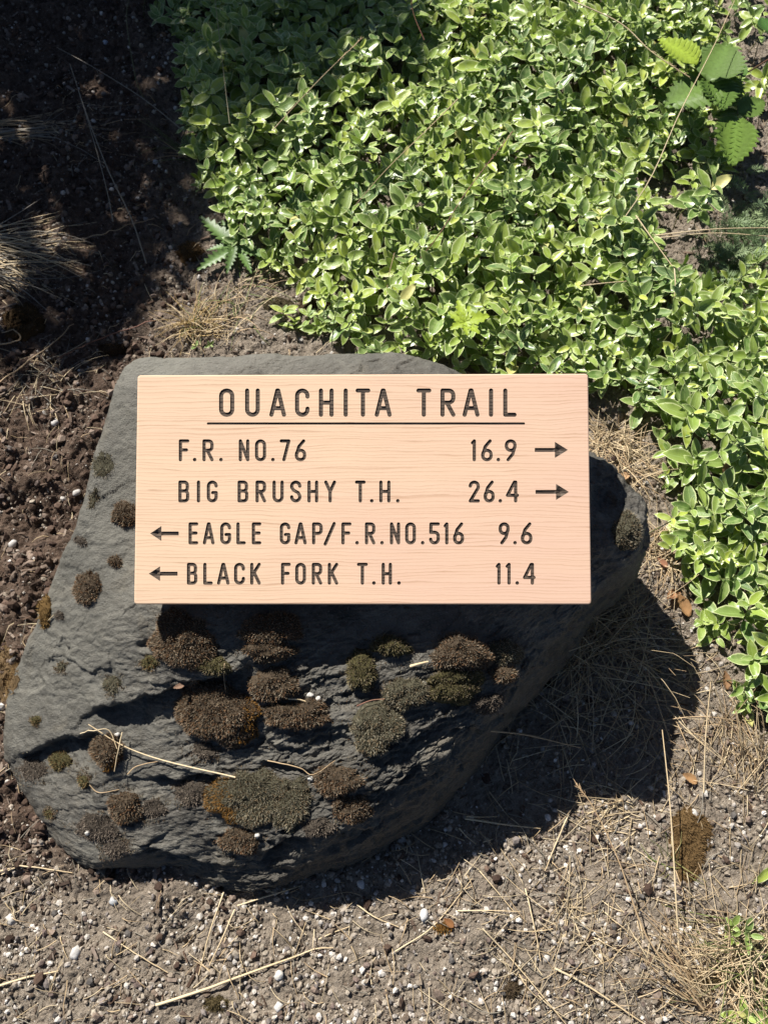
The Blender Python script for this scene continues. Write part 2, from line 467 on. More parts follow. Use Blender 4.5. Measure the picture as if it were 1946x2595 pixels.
# ledges and cracks: polylines in the photograph, the surface drops below each
def seg_sd(poly, X, Y):
    best = np.full(X.shape, 1e9); sd = np.zeros(X.shape); tt = np.zeros(X.shape)
    L = len(poly) - 1
    for k in range(L):
        a = np.array(poly[k], float); b = np.array(poly[k + 1], float); ab = b - a
        t = np.clip(((X - a[0]) * ab[0] + (Y - a[1]) * ab[1]) / (ab @ ab), 0, 1)
        dx = X - a[0] - t * ab[0]; dy = Y - a[1] - t * ab[1]
        d = np.hypot(dx, dy); cr = ab[0] * (Y - a[1]) - ab[1] * (X - a[0])
        m_ = d < best
        best[m_] = d[m_]; sd[m_] = (np.sign(cr) * d)[m_]; tt[m_] = ((k + t) / L)[m_]
    return sd, tt
wob = 14 * fbm(Q, 30, 3, .6, 77.0)
for poly, dep, wid in (
        ([(225, 1812), (265, 1790), (330, 1768), (443, 1745), (520, 1722), (600, 1700), (640, 1690)], .022, 80),
        ([(40, 1925), (75, 1905), (130, 1875), (190, 1862), (260, 1868)], .020, 60),
        ([(370, 1968), (450, 1968), (560, 1955)], .014, 45),
        ([(640, 1930), (740, 1945), (800, 1955), (850, 1935)], .009, 40),
        ([(760, 1890), (860, 1850), (930, 1900)], .008, 40),
        ([(1130, 1850), (1230, 1840), (1330, 1770)], .012, 60),
        ([(930, 2010), (1000, 1990), (1080, 1930)], .012, 50),
        ([(640, 2180), (720, 2130), (790, 2110)], .018, 60),
        ([(1000, 1900), (1060, 1870), (1150, 1790)], .008, 45),
        ([(330, 2165), (380, 2140), (470, 2165), (560, 2205)], .022, 50),
        ([(1500, 1225), (1540, 1240), (1562, 1262), (1568, 1290)], .007, 60),
        ([(195, 1945), (230, 1990), (240, 2030)], .006, 40),
        ([(560, 1800), (700, 1890), (800, 1900)], .006, 60)):
    sd, tt = seg_sd(poly, qx, qy + wob)
    taper = np.clip(np.sin(np.pi * np.clip(tt, .03, .97)) * 2, 0, 1)
    dd = np.where(sd > 0, np.exp(-np.abs(sd) / wid) * sstep(0, 9, sd), 0)
    lip = np.exp(-(np.minimum(sd, 0) / 40) ** 2) * (sd <= 0) * .25
    disp += (-dep * dd + dep * lip) * taper
# drill-like pit and thin crack
for hx, hy, r, dp in ((364, 1636, 12, .012), (350, 1640, 7, .006), (620, 950, 30, -.004)):
    disp -= dp * np.exp(-(((qx - hx) ** 2 + (qy - hy) ** 2) / r ** 2))
disp *= np.tile(np.r_[sstep(0, 25, np.arange(NS)), np.ones(NF)], NT_)
Q = Q + Nn.reshape(-1, 3) * disp[:, None]
# keep the stone just below the board that lies on it
BM = np.array([[0.99991759, -0.00066635, -0.01282048], [-0.00353633, 0.9457192, -0.32496566], [0.01234111, 0.32498422, 0.94563891]])
BC = np.array([-0.02711198, 0.4086301, 0.3160252])
BTH = .030
loc = (Q - BC) @ BM
ins = (np.abs(loc[:, 0]) < .285) & (np.abs(loc[:, 1]) < .147) & (loc[:, 2] > -BTH - .0005)
Q[ins] -= BM[:, 2] * (loc[ins, 2] + BTH + .0005)[:, None]
ids = np.arange(NT_ * NR).reshape(NT_, NR)
nxt = np.roll(ids, -1, 0)
RF = np.stack([ids[:, :-1], ids[:, 1:], nxt[:, 1:], nxt[:, :-1]], -1).reshape(-1, 4)
cap = len(Q)
rc = np.zeros((len(Q), 3))
rc[:, 0] = np.clip((1 - sstep(300, 520, qx + .25 * (qy - 1300))) * .55 * (1 - sstep(1700, 2000, qy)) + .45 * (1 - sstep(900, 980, qy)) + .35 * np.clip(fbm(Q, 7, 3, .5, 90.0), 0, 1), 0, 1)
rc[:, 2] = rough
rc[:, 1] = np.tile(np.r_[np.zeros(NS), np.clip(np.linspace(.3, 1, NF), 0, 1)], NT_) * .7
rock_me = mesh("rock", Q, RF, True, rc)
rock = link("rock", rock_me, ROCK)
tag(rock, "large dark grey slate boulder with moss cushions carrying the carved wooden sign", "rock")
st_ = 3
ii = ids[::st_]; ii = np.concatenate([ii[:, ::st_], ii[:, -1:]], 1)
jj = np.roll(ii, -1, 0)
low = np.stack([ii[:, :-1], ii[:, 1:], jj[:, 1:], jj[:, :-1]], -1).reshape(-1, 4)
uq, inv = np.unique(low, return_inverse=True)
RB = BVHTree.FromPolygons([Vector(v) for v in Q[uq]], inv.reshape(-1, 4).tolist())
def hit(px, py):
    """surface point and normal seen at a pixel of the photograph, on rock or ground"""
    d = ray(px, py)
    r = RB.ray_cast(Vector(CAM), Vector(d))
    if r[0] is not None:
        nn = np.array(r[1]); 
        if nn[2] < 0: nn = -nn
        return np.array(r[0]), nn, True
    p = at(px, py, 0)
    for _ in range(4): p = at(px, py, float(gz(p[0], p[1])))
    return p, np.array([0, 0, 1.0]), False
def on_rock(x, y):
    r = RB.ray_cast(Vector((x, y, 1)), Vector((0, 0, -1)))
    return r[0] is not None

# ------------------------------------------------------------------ sign board with carved lettering
def to_board(px, py):
    d = ray(px, py); n = BM[:, 2]
    t = ((BC - CAM) @ n) / (d @ n)
    q = (CAM + d * t[..., None] - BC) @ BM
    return q[..., :2]
def arcp(cx, cy, rx, ry, a0, a1, k=9):
    return [(cx + rx * math.cos(math.radians(a)), cy + ry * math.sin(math.radians(a))) for a in np.linspace(a0, a1, k)]
def strokes(ch, x0, x1, y0, y1, r):
    """centre lines of a letter in photo pixels (y down)"""
    L, Rr, Tp, B = x0 + r, x1 - r, y0 + r, y1 - r
    W = Rr - L; H = B - Tp; mx_ = (L + Rr) / 2; my = (Tp + B) / 2
    c = min(W * .5, H * .22)
    rnd = lambda l, rr, t, b, c: arcp(l + c, t + c, c, c, 180, 270, 5) + arcp(rr - c, t + c, c, c, 270, 360, 5) + arcp(rr - c, b - c, c, c, 0, 90, 5) + arcp(l + c, b - c, c, c, 90, 180, 5) + [(l, t + c)]
    if ch == 'O': return [rnd(L, Rr, Tp, B, c)]
    if ch == 'U': return [[(L, Tp)] + arcp(L + c, B - c, c, c, 180, 90, 6) + arcp(Rr - c, B - c, c, c, 90, 0, 6) + [(Rr, Tp)]]
    if ch == 'A': return [[(L, B), (mx_ - W * .04, Tp), (mx_ + W * .04, Tp), (Rr, B)], [(L + W * .2, B - H * .27), (Rr - W * .2, B - H * .27)]]
    if ch == 'C': return [[(Rr, Tp + H * .25)] + arcp(Rr - c, Tp + c, c, c, 0, -90, 6) + arcp(L + c, Tp + c, c, c, 270, 180, 6) + arcp(L + c, B - c, c, c, 180, 90, 6) + arcp(Rr - c, B - c, c, c, 90, 0, 6) + [(Rr, B - H * .25)]]
    if ch == 'H': return [[(L, Tp), (L, B)], [(Rr, Tp), (Rr, B)], [(L, my), (Rr, my)]]
    if ch == 'I': return [[(mx_, Tp), (mx_, B)]]
    if ch == 'T': return [[(L, Tp), (Rr, Tp)], [(mx_, Tp), (mx_, B)]]
    if ch in 'RP':
        q = H * .50; c2 = min(W * .42, q * .5)
        out = [[(L, B), (L, Tp)] + arcp(Rr - c2, Tp + c2, c2, c2, -90, 0, 5) + arcp(Rr - c2, Tp + q - c2, c2, c2, 0, 90, 5) + [(L, Tp + q)]]
        if ch == 'R': out.append([(L + W * .40, Tp + q), (Rr, B)])
        return out
    if ch == 'B':
        q = H * .47; c2 = min(W * .4, q * .5)
        return [[(L, B), (L, Tp)] + arcp(Rr - c2 - W * .04, Tp + c2, c2, c2, -90, 0, 5) + arcp(Rr - c2 - W * .04, Tp + q - c2, c2, c2, 0, 90, 5) + [(L, Tp + q)],
                [(L, Tp + q)] + arcp(Rr - c2, Tp + q + c2, c2, c2, -90, 0, 5) + arcp(Rr - c2, B - c2, c2, c2, 0, 90, 5) + [(L, B)]]
    if ch == 'L': return [[(L, Tp), (L, B), (Rr, B)]]
    if ch == 'F': return [[(L, B), (L, Tp), (Rr, Tp)], [(L, my - H * .02), (Rr - W * .18, my - H * .02)]]
    if ch == 'E': return [[(Rr, Tp), (L, Tp), (L, B), (Rr, B)], [(L, my - H * .02), (Rr - W * .1, my - H * .02)]]
    if ch == 'N': return [[(L, B), (L, Tp), (Rr, B), (Rr, Tp)]]
    if ch == 'G': return [[(Rr, Tp + H * .2)] + arcp(Rr - c, Tp + c, c, c, 0, -90, 6) + arcp(L + c, Tp + c, c, c, 270, 180, 6) + arcp(L + c, B - c, c, c, 180, 90, 6) + arcp(Rr - c, B - c, c, c, 90, 0, 6) + [(Rr, my + H * .06), (mx_ + W * .05, my + H * .06)]]
    if ch == 'S':
        return [[(Rr, Tp + H * .2)] + arcp(Rr - c, Tp + c, c, c, 0, -90, 6) + arcp(L + c, Tp + c, c, c, 270, 180, 6) + [(L, Tp + H * .27), (L + W * .2, Tp + H * .42), (Rr - W * .2, Tp + H * .57), (Rr, B - H * .27)]
                + arcp(Rr - c, B - c, c, c, 0, 90, 6) + arcp(L + c, B - c, c, c, 90, 180, 6) + [(L, B - H * .18)]]
    if ch == 'Y': return [[(L, Tp), (mx_, my)], [(Rr, Tp), (mx_, my)], [(mx_, my), (mx_, B)]]
    if ch == 'K': return [[(L, Tp), (L, B)], [(Rr, Tp), (L, my + H * .12)], [(L + W * .34, my - H * .04), (Rr, B)]]
    if ch == '/': return [[(L, B), (Rr, Tp)]]
    if ch == '7': return [[(L, Tp), (Rr, Tp), (L + W * .35, B)]]
    if ch == '1': return [[(L, Tp + H * .10), (Rr, Tp), (Rr, B)]]
    if ch == '6':
        q = H * .46; cy = B - q * .5
        return [[(Rr - W * .12, Tp), (L + W * .30, Tp + H * .30), (L + W * .04, cy - q * .16)], rnd(L, Rr, B - q - H * .04, B, min(W * .48, q * .46))]
    if ch == '9':
        q = H * .48
        return [[(L + W * .2, B), (Rr - W * .26, B - H * .30), (Rr - W * .03, Tp + q * .66)], rnd(L, Rr, Tp, Tp + q + H * .02, min(W * .48, q * .46))]
    if ch == '2':
        c2 = W * .5
        return [[(L, Tp + H * .2)] + arcp(L + c2, Tp + c2, c2, c2, 180, 360, 10) + [(Rr, Tp + H * .30), (L, B), (Rr, B)]]
    if ch == '4': return [[(Rr - W * .30, Tp), (L, B - H * .30), (Rr, B - H * .30)], [(Rr - W * .17, Tp), (Rr - W * .17, B)]]
    if ch == '5':
        q = H * .56; c2 = min(W * .48, q * .45)
        return [[(Rr, Tp), (L + W * .05, Tp), (L + W * .02, B - q), (Rr - c2, B - q)] + arcp(Rr - c2, B - q + c2, c2, c2, -90, 0, 5) + arcp(Rr - c2, B - c2, c2, c2, 0, 90, 5) + arcp(L + c2, B - c2, c2, c2, 90, 180, 5)]
    raise ValueError(ch)
GL = []      # (kind, name, strokes, radius, extra)
def row(txt, y0, y1, r):
    for ch, a, b in txt:
        if ch == '.': GL.append(('dot', ch, [[(a, y1 - 4.4), (a + .01, y1 - 4.4)]], 4.6))
        else:
            yy0 = y0 - (1 if ch == '/' else 0)
            GL.append(('ch', ch, strokes(ch, a, b, yy0, y1 + (3 if ch == '/' else 0), r), r))
row([('O', 555, 594), ('U', 621, 658.5), ('A', 682.5, 725), ('C', 747.5, 784.5), ('H', 808, 845.5), ('I', 870.5, 881.5), ('T', 901, 938.5), ('A', 949.5, 992.5),
     ('T', 1055, 1093), ('R', 1116, 1154), ('A', 1172, 1215), ('I', 1239, 1249.5), ('L', 1275, 1309)], 984, 1056, 5.3)
GL.append(('line', 'underline', [[(527, 1073), (1327.5, 1073)]], 2.9))
row([('F', 453, 480), ('.', 493.3, 0), ('R', 513, 541.5), ('.', 560, 0), ('N', 605, 632), ('O', 646, 674.5), ('.', 691.6, 0), ('7', 708.7, 736), ('6', 747, 776),
     ('1', 1193, 1206), ('6', 1219, 1248.5), ('.', 1262.7, 0), ('9', 1279, 1309)], 1113, 1169, 4.2)
row([('B', 452, 479.8), ('I', 499, 507), ('G', 524, 552), ('B', 602, 629.5), ('R', 647.5, 674.5), ('U', 690.5, 719), ('S', 735, 764), ('H', 779, 806.5), ('Y', 821.5, 851.7), ('T', 899.5, 926.7),
     ('.', 942, 0), ('H', 961, 989.5), ('.', 1008, 0), ('2', 1187.5, 1216), ('6', 1225.5, 1253.5), ('.', 1267.7, 0), ('4', 1281.7, 1315)], 1217.5, 1273.5, 4.2)
row([('E', 477.7, 502.5), ('A', 514, 544), ('G', 558, 585.8), ('L', 599, 623), ('E', 638, 662.3), ('G', 709, 736), ('A', 746, 777.4), ('P', 790.7, 818), ('/', 820, 851), ('F', 865, 890.8), ('.', 904.8, 0),
     ('R', 924.7, 951.3), ('.', 968, 0), ('N', 988, 1014), ('O', 1026.5, 1054), ('.', 1071, 0), ('5', 1087, 1114.6), ('1', 1124, 1136.3), ('6', 1148, 1176), ('9', 1263.5, 1291.3), ('.', 1305, 0), ('6', 1319.7, 1349)], 1323.7, 1380, 4.2)
row([('B', 473.6, 500.3), ('L', 515, 539.3), ('A', 550, 582), ('C', 593, 621), ('K', 634, 661), ('F', 712, 737), ('O', 748, 775.6), ('R', 790, 816.7), ('K', 830.6, 857.2), ('T', 904.5, 932.2), ('.', 947.5, 0), ('H', 967, 993.3), ('.', 1011, 0),
     ('1', 1256, 1268.5), ('1', 1281, 1294), ('.', 1310.6, 0), ('4', 1325, 1357.2)], 1426.3, 1482, 4.2)
for tip, he, se, y, hh in ((1439, 1406, 1355, 1140, 20.5), (1441.5, 1409, 1357, 1246.6, 20.5), (380.5, 409, 453, 1352, 19), (377, 405.6, 450, 1454, 18.5)):
    GL.append(('arrow', 'arrow', (tip, he, se, y, hh), 5.0))
GL = [g if len(g) == 4 else g for g in GL]
def sdf(gl, X, Y):
    kind, ch, st, r = gl
    if kind == 'arrow':
        tip, he, se, y, hh = st
        lo, hi = min(he, se), max(he, se)
        sgn = 1 if tip > he else -1
        dx = np.maximum(lo - 3 - X, X - hi) if sgn < 0 else np.maximum(lo - X, X - hi - 3)
        sh = np.maximum(dx, np.abs(Y - y) - r)
        # head: half planes
        u = (X - he) * sgn; Lh = abs(tip - he); k = math.hypot(hh, Lh)
        hd = np.maximum(-u, (np.abs(Y - y) * Lh + u * hh - hh * Lh) / k)
        return np.minimum(sh, hd)
    d = np.full(X.shape, 1e9)
    for pl in st:
        for (ax, ay), (bx, by) in zip(pl[:-1], pl[1:]):
            vx, vy = bx - ax, by - ay
            t = np.clip(((X - ax) * vx + (Y - ay) * vy) / (vx * vx + vy * vy + 1e-9), 0, 1)
            d = np.minimum(d, np.hypot(X - ax - t * vx, Y - ay - t * vy))
    return d - r
def bbox(gl):
    kind, ch, st, r = gl
    if kind == 'arrow':
        tip, he, se, y, hh = st
        return min(tip, se) - 3, max(tip, se) + 3, y - hh - 3, y + hh + 3
    a = np.array([p for pl in st for p in pl])
    return a[:, 0].min() - r - 2, a[:, 0].max() + r + 2, a[:, 1].min() - r - 2, a[:, 1].max() + r + 2
def contours(gl):
    x0, x1, y0, y1 = bbox(gl)
    h = .55
    if gl[0] == 'line': h = .8
    xs = np.arange(x0, x1 + h, h); ys = np.arange(y0, y1 + h, h)
    X, Y = np.meshgrid(xs, ys); D = sdf(gl, X, Y); D = D + 1e-7
    ny_, nx_ = D.shape
    S = D < 0
    cs = (S[:-1, :-1] * 1 + S[:-1, 1:] * 2 + S[1:, 1:] * 4 + S[1:, :-1] * 8)
    segs = {}
    def ep(j, i, e):       # edge ids: 0 top,1 right,2 bottom,3 left of cell
        if e == 0: return (j, i, 0)
        if e == 2: return (j + 1, i, 0)
        if e == 3: return (j, i, 1)
        return (j, i + 1, 1)
    TAB = {1: [(3, 0)], 2: [(0, 1)], 3: [(3, 1)], 4: [(1, 2)], 5: [(3, 2), (1, 0)], 6: [(0, 2)], 7: [(3, 2)], 8: [(2, 3)], 9: [(2, 0)], 10: [(0, 3), (2, 1)], 11: [(2, 1)], 12: [(1, 3)], 13: [(1, 0)], 14: [(0, 3)]}
    for j, i in zip(*np.nonzero((cs > 0) & (cs < 15))):
        for a, b in TAB[int(cs[j, i])]: segs[ep(j, i, a)] = ep(j, i, b)
    def pt(k):
        j, i, v = k
        if v == 0: t = D[j, i] / (D[j, i] - D[j, i + 1]); return (xs[i] + t * h, ys[j])
        t = D[j, i] / (D[j, i] - D[j + 1, i]); return (xs[i], ys[j] + t * h)
    loops = []
    while segs:
        k0 = next(iter(segs)); k = k0; lp = []
        while k in segs:
            lp.append(pt(k)); k = segs.pop(k)
        if len(lp) > 6:
            lp = np.array(lp)
            # thin out: keep points that bend
            keep = [0]
            for q in range(1, len(lp)):
                a = lp[keep[-1]]; dlen = np.hypot(*(lp[q] - a))
                nx2 = lp[(q + 1) % len(lp)]; 
                bend = abs(np.cross(lp[q] - a, nx2 - lp[q])) / (dlen * np.hypot(*(nx2 - lp[q])) + 1e-9)
                if dlen > 1.1 and (bend > .06 or dlen > 14): keep.append(q)
            loops.append(lp[keep])
    return loops
BW, BH = .56 / 2, .28472081 / 2
cv, ce, info = [], [], []
def ring_outline(inset, rad, k=5):
    out = []
    w_, h_ = BW - inset, BH - inset; rr = max(rad - inset, .0004)
    for cx, cy, a0 in ((w_ - rr, h_ - rr, 0), (-w_ + rr, h_ - rr, 90), (-w_ + rr, -h_ + rr, 180), (w_ - rr, -h_ + rr, 270)):
        out += arcp(cx, cy, rr, rr, a0, a0 + 90, k)
    return np.array(out)
o0 = ring_outline(.0018, .004)
cv += [tuple(p) for p in o0]; ce += [(i, (i + 1) % len(o0)) for i in range(len(o0))]
glb = []
for gi, gl in enumerate(GL):
    lps = []
    for lp in contours(gl):
        b = to_board(lp[:, 0], lp[:, 1])
        s0 = len(cv); cv += [tuple(p) for p in b]; ce += [(s0 + i, s0 + (i + 1) % len(b)) for i in range(len(b))]
        lps.append(b)
    inc = None
    if gl[0] == 'arrow':
        tip, he, se, y, hh = gl[2]; sg = 1 if tip > he else -1
        Lh = abs(tip - he); side = math.hypot(Lh, hh); rin = 2 * .5 * (2 * hh) * Lh / (2 * hh + 2 * side)
        inc = to_board(np.array(he + sg * rin), np.array(float(y)))
        cv.append(tuple(inc))
    glb.append((lps, bbox(gl), inc))
r = delaunay_2d_cdt([Vector(v) for v in cv], ce, [], 0, 1e-7)
tv = np.array([list(v) for v in r[0]]); tf = np.array([list(f_) for f_ in r[2] if len(f_) == 3])
def board3(q, z): return np.c_[q, np.full(len(q), z)]
cent = tv[tf].mean(1)
cw = BC + board3(cent, 0) @ BM.T
cx_, cy_ = proj(cw)
own = np.full(len(tf), -1)
for gi, gl in enumerate(GL):
    x0, x1, y0, y1 = glb[gi][1]
    mk = np.nonzero((cx_ > x0) & (cx_ < x1) & (cy_ > y0) & (cy_ < y1) & (own < 0))[0]
    if len(mk):
        ins_ = sdf(gl, cx_[mk], cy_[mk]) < 0
        own[mk[ins_]] = gi
a_ = tv[tf[:, 1]] - tv[tf[:, 0]]; b_ = tv[tf[:, 2]] - tv[tf[:, 0]]
fl = (a_[:, 0] * b_[:, 1] - a_[:, 1] * b_[:, 0]) < 0
tf[fl] = tf[fl][:, ::-1]
BMAT = Matrix([[*BM[0], BC[0]], [*BM[1], BC[1]], [*BM[2], BC[2]], [0, 0, 0, 1]])
sign = bpy.data.objects.new("trail_sign", None); COL.objects.link(sign); sign.matrix_world = BMAT
tag(sign, "pale wooden trail sign with dark carved lettering lying on the rock", "sign")
B_ = Acc()
used, inv = np.unique(tf[own < 0], return_inverse=True)
B_.add(board3(tv[used], 0), inv.reshape(-1, 3))
prof = [(.0018, 0.0), (.0009, -.0003), (.0003, -.0010), (0, -.0020), (0, -BTH + .002), (.0012, -BTH)]
rings = [board3(ring_outline(i_, .004), z_) for i_, z_ in prof]
nr = len(o0)
Vr = np.concatenate(rings); Fr = []
for k in range(len(rings) - 1):
    for i in range(nr):
        j = (i + 1) % nr
        Fr += [(k * nr + i, (k + 1) * nr + i, (k + 1) * nr + j), (k * nr + i, (k + 1) * nr + j, k * nr + j)]
last = (len(rings) - 1) * nr
Fr += [(last, last + i + 1, last + i) for i in range(1, nr - 1)]
B_.add(Vr, Fr)
body = link("board", B_.mesh("board", False), WOOD, sign)
CD = .0014
NAMES = {'.': 'full_stop', 'underline': 'underline', 'arrow': 'arrow', '/': 'slash'}
for gi, gl in enumerate(GL):
    lps, bb_, inc = glb[gi]
    A_ = Acc()
    fi = tf[own == gi]
    if len(fi) == 0: continue
    dep = CD * (.85 if gl[0] in ('line', 'dot') else 1)
    us, inv = np.unique(fi, return_inverse=True)
    V = board3(tv[us], -dep)
    if gl[0] == 'arrow':
        tip, he, se, y, hh = gl[2]
        hb = to_board(np.array(float(he)), np.array(float(y)))[0]
        sg = 1 if tip > he else -1
        headm = (V[:, 0] - hb) * sg > -.0004
        V[headm, 2] = -.0004
        V[np.hypot(V[:, 0] - inc[0], V[:, 1] - inc[1]) < 1e-5, 2] = -.0034
    A_.add(V, inv.reshape(-1, 3))
    for b in lps:
        k = len(b)
        zt = np.zeros(k); zb = np.full(k, -dep)
        if gl[0] == 'arrow': zb[(b[:, 0] - hb) * sg > -.0004] = -.0004
        W_ = np.concatenate([np.c_[b, zt], np.c_[b, zb]])
        FF = []
        for i in range(k):
            j = (i + 1) % k
            FF += [(i, k + i, k + j), (i, k + j, j)]
        A_.add(W_, FF)
    nm = NAMES.get(gl[1], 'letter' if gl[1].isalpha() else 'digit')
    link(nm, A_.mesh(nm, False), CARVED, sign)

# ------------------------------------------------------------------ soil crumbs, white grit, bark
def icos():
    p = (1 + 5 ** .5) / 2
    v = np.array([(-1, p, 0), (1, p, 0), (-1, -p, 0), (1, -p, 0), (0, -1, p), (0, 1, p), (0, -1, -p), (0, 1, -p), (p, 0, -1), (p, 0, 1), (-p, 0, -1), (-p, 0, 1)], float)
    v /= np.linalg.norm(v[0])
    f = np.array([(0, 11, 5), (0, 5, 1), (0, 1, 7), (0, 7, 10), (0, 10, 11), (1, 5, 9), (5, 11, 4), (11, 10, 2), (10, 7, 6), (7, 1, 8), (3, 9, 4), (3, 4, 2), (3, 2, 6), (3, 6, 8), (3, 8, 9), (4, 9, 5), (2, 4, 11), (6, 2, 10), (8, 6, 7), (9, 8, 1)])
    return v, f
IV, IF = icos()
def sub(v, f):
    v = list(map(tuple, v)); cache = {}; out = []
    def mid(a, b):
        k = (min(a, b), max(a, b))
        if k not in cache:
            q = np.add(v[a], v[b]); q = q / np.linalg.norm(q); v.append(tuple(q)); cache[k] = len(v) - 1
        return cache[k]
    for a, b, c in f:
        x, y, z = mid(a, b), mid(b, c), mid(c, a)
        out += [(a, x, z), (b, y, x), (c, z, y), (x, y, z)]
    return np.array(v), np.array(out)
IV2, IF2 = sub(IV, IF)
def rotm(k):
    q = rng.normal(size=(k, 4)); q /= np.linalg.norm(q, axis=1)[:, None]
    w_, x, y, z = q.T
    return np.stack([1 - 2 * (y * y + z * z), 2 * (x * y - z * w_), 2 * (x * z + y * w_), 2 * (x * y + z * w_), 1 - 2 * (x * x + z * z), 2 * (y * z - x * w_), 2 * (x * z - y * w_), 2 * (y * z + x * w_), 1 - 2 * (x * x + y * y)], 1).reshape(k, 3, 3)
OV = np.array([(1, 0, 0), (-1, 0, 0), (0, 1, 0), (0, -1, 0), (0, 0, 1), (0, 0, -1)], float) * 1.1
OF = np.array([(0, 2, 4), (2, 1, 4), (1, 3, 4), (3, 0, 4), (2, 0, 5), (1, 2, 5), (3, 1, 5), (0, 3, 5)])
def scatter(name, N, size, palette, mat, where, squash=(.35, 1), bury=.25, small=False):
    SV, SF = (OV, OF) if small else (IV, IF); nv = len(SV)
    """many small lumps resting on the ground as one mesh; where(px, py) gives the chance of each"""
    px = rng.uniform(-120, 2066, N * 6); py = rng.uniform(-60, 2655, N * 6)
    cl = fbm(np.c_[px, py, px * 0 + size(2)[0] * 999], 1 / 130, 3, .6)
    ok = rng.random(N * 6) < where(px, py) * np.clip(.7 + 1.1 * cl, .10, 1.4)
    px, py = px[ok][:N], py[ok][:N]
    p = at(px, py, 0.0); k = len(p)
    s = size(k)
    sc = s[:, None] * np.stack([np.ones(k), rng.uniform(*squash, k), rng.uniform(*squash, k)], 1)
    V = SV[None] * rng.uniform(.72, 1.2, (k, nv, 1)) * sc[:, None]
    V = np.einsum('kij,kvj->kvi', rotm(k), V)
    p[:, 2] = gz(p[:, 0], p[:, 1]) + s * (.5 - bury)
    V += p[:, None]
    F = SF[None] + (np.arange(k) * nv)[:, None, None]
    pal = np.array(palette)
    c = pal[rng.integers(0, len(pal), k)] * rng.uniform(.75, 1.2, (k, 1))
    o = link(name, mesh(name, V.reshape(-1, 3), F.reshape(-1, 3), False, np.repeat(c, nv, 0)), mat)
    tag(o, kind='stuff')
    return o
def leftw(px, py): return (1 - sstep(250, 720, px - .10 * (py - 1300))) * (1 - sstep(2080, 2330, py))
def vin_poly():
    return np.array([(330, -200), (380, 0), (455, 100), (455, 300), (475, 430), (560, 520), (600, 600), (700, 650), (790, 720), (830, 790), (880, 870), (1010, 925), (1180, 940), (1290, 985), (1450, 985), (1590, 975), (1680, 1080), (1700, 1250), (1680, 1400), (1740, 1500), (1850, 1620), (1870, 1750), (2100, 1900),
                     (2100, 760), (1830, 690), (1700, 640), (1640, 540), (1700, 400), (1760, 330), (1840, 250), (1830, 100), (1790, -200)], float)
def inpoly(poly, x, y):
    c = np.zeros(x.shape, bool); j = len(poly) - 1
    for i in range(len(poly)):
        xi, yi = poly[i]; xj, yj = poly[j]
        m_ = ((yi > y) != (yj > y)) & (x < (xj - xi) * (y - yi) / (yj - yi + 1e-9) + xi)
        c ^= m_; j = i
    return c
VP = vin_poly()
inv_ = lambda px, py: np.where(inpoly(VP, px, py), .12, 1.0)
gsz = lambda lo, hi, a: (lambda k: lo + (hi - lo) * rng.power(a, k))
scatter("soil_crumbs", 9000, gsz(.0016, .0062, .6), [(.26, .215, .165), (.32, .27, .21), (.18, .14, .105), (.38, .33, .26)], CRUMB,
        lambda x, y: inv_(x, y) * (1 - .75 * leftw(x, y)))
scatter("mulch_crumbs", 5500, gsz(.002, .0095, .5), [(.10, .068, .050), (.145, .10, .075), (.065, .043, .033), (.24, .185, .145)], CRUMB,
        lambda x, y: inv_(x, y) * (leftw(x, y) * .9 + .03), (.35, 1))
scatter("white_grit", 7500, gsz(.0010, .0060, .30), [(.56, .52, .46), (.44, .40, .35), (.64, .60, .54), (.38, .33, .27), (.34, .29, .23)], PEBBLE,
        lambda x, y: inv_(x, y) * (.35 + .5 * sstep(1900, 2300, y) + .2 * (1 - sstep(100, 500, y))) * np.where(leftw(x, y) > .5, .6, 1), (.6, 1), .34)
scatter("fine_soil_grains", 22000, gsz(.0009, .0030, .7), [(.28, .235, .18), (.38, .33, .265), (.19, .15, .115), (.50, .46, .39), (.12, .09, .068)], CRUMB,
        lambda x, y: inv_(x, y) * (1 - .3 * leftw(x, y)), small=True)
scatter("grey_gravel", 900, gsz(.003, .007, .6), [(.11, .10, .09), (.16, .12, .10), (.22, .19, .17)], PEBBLE,
        lambda x, y: inv_(x, y) * (.3 + .7 * sstep(1900, 2300, y)), (.5, 1), .2)
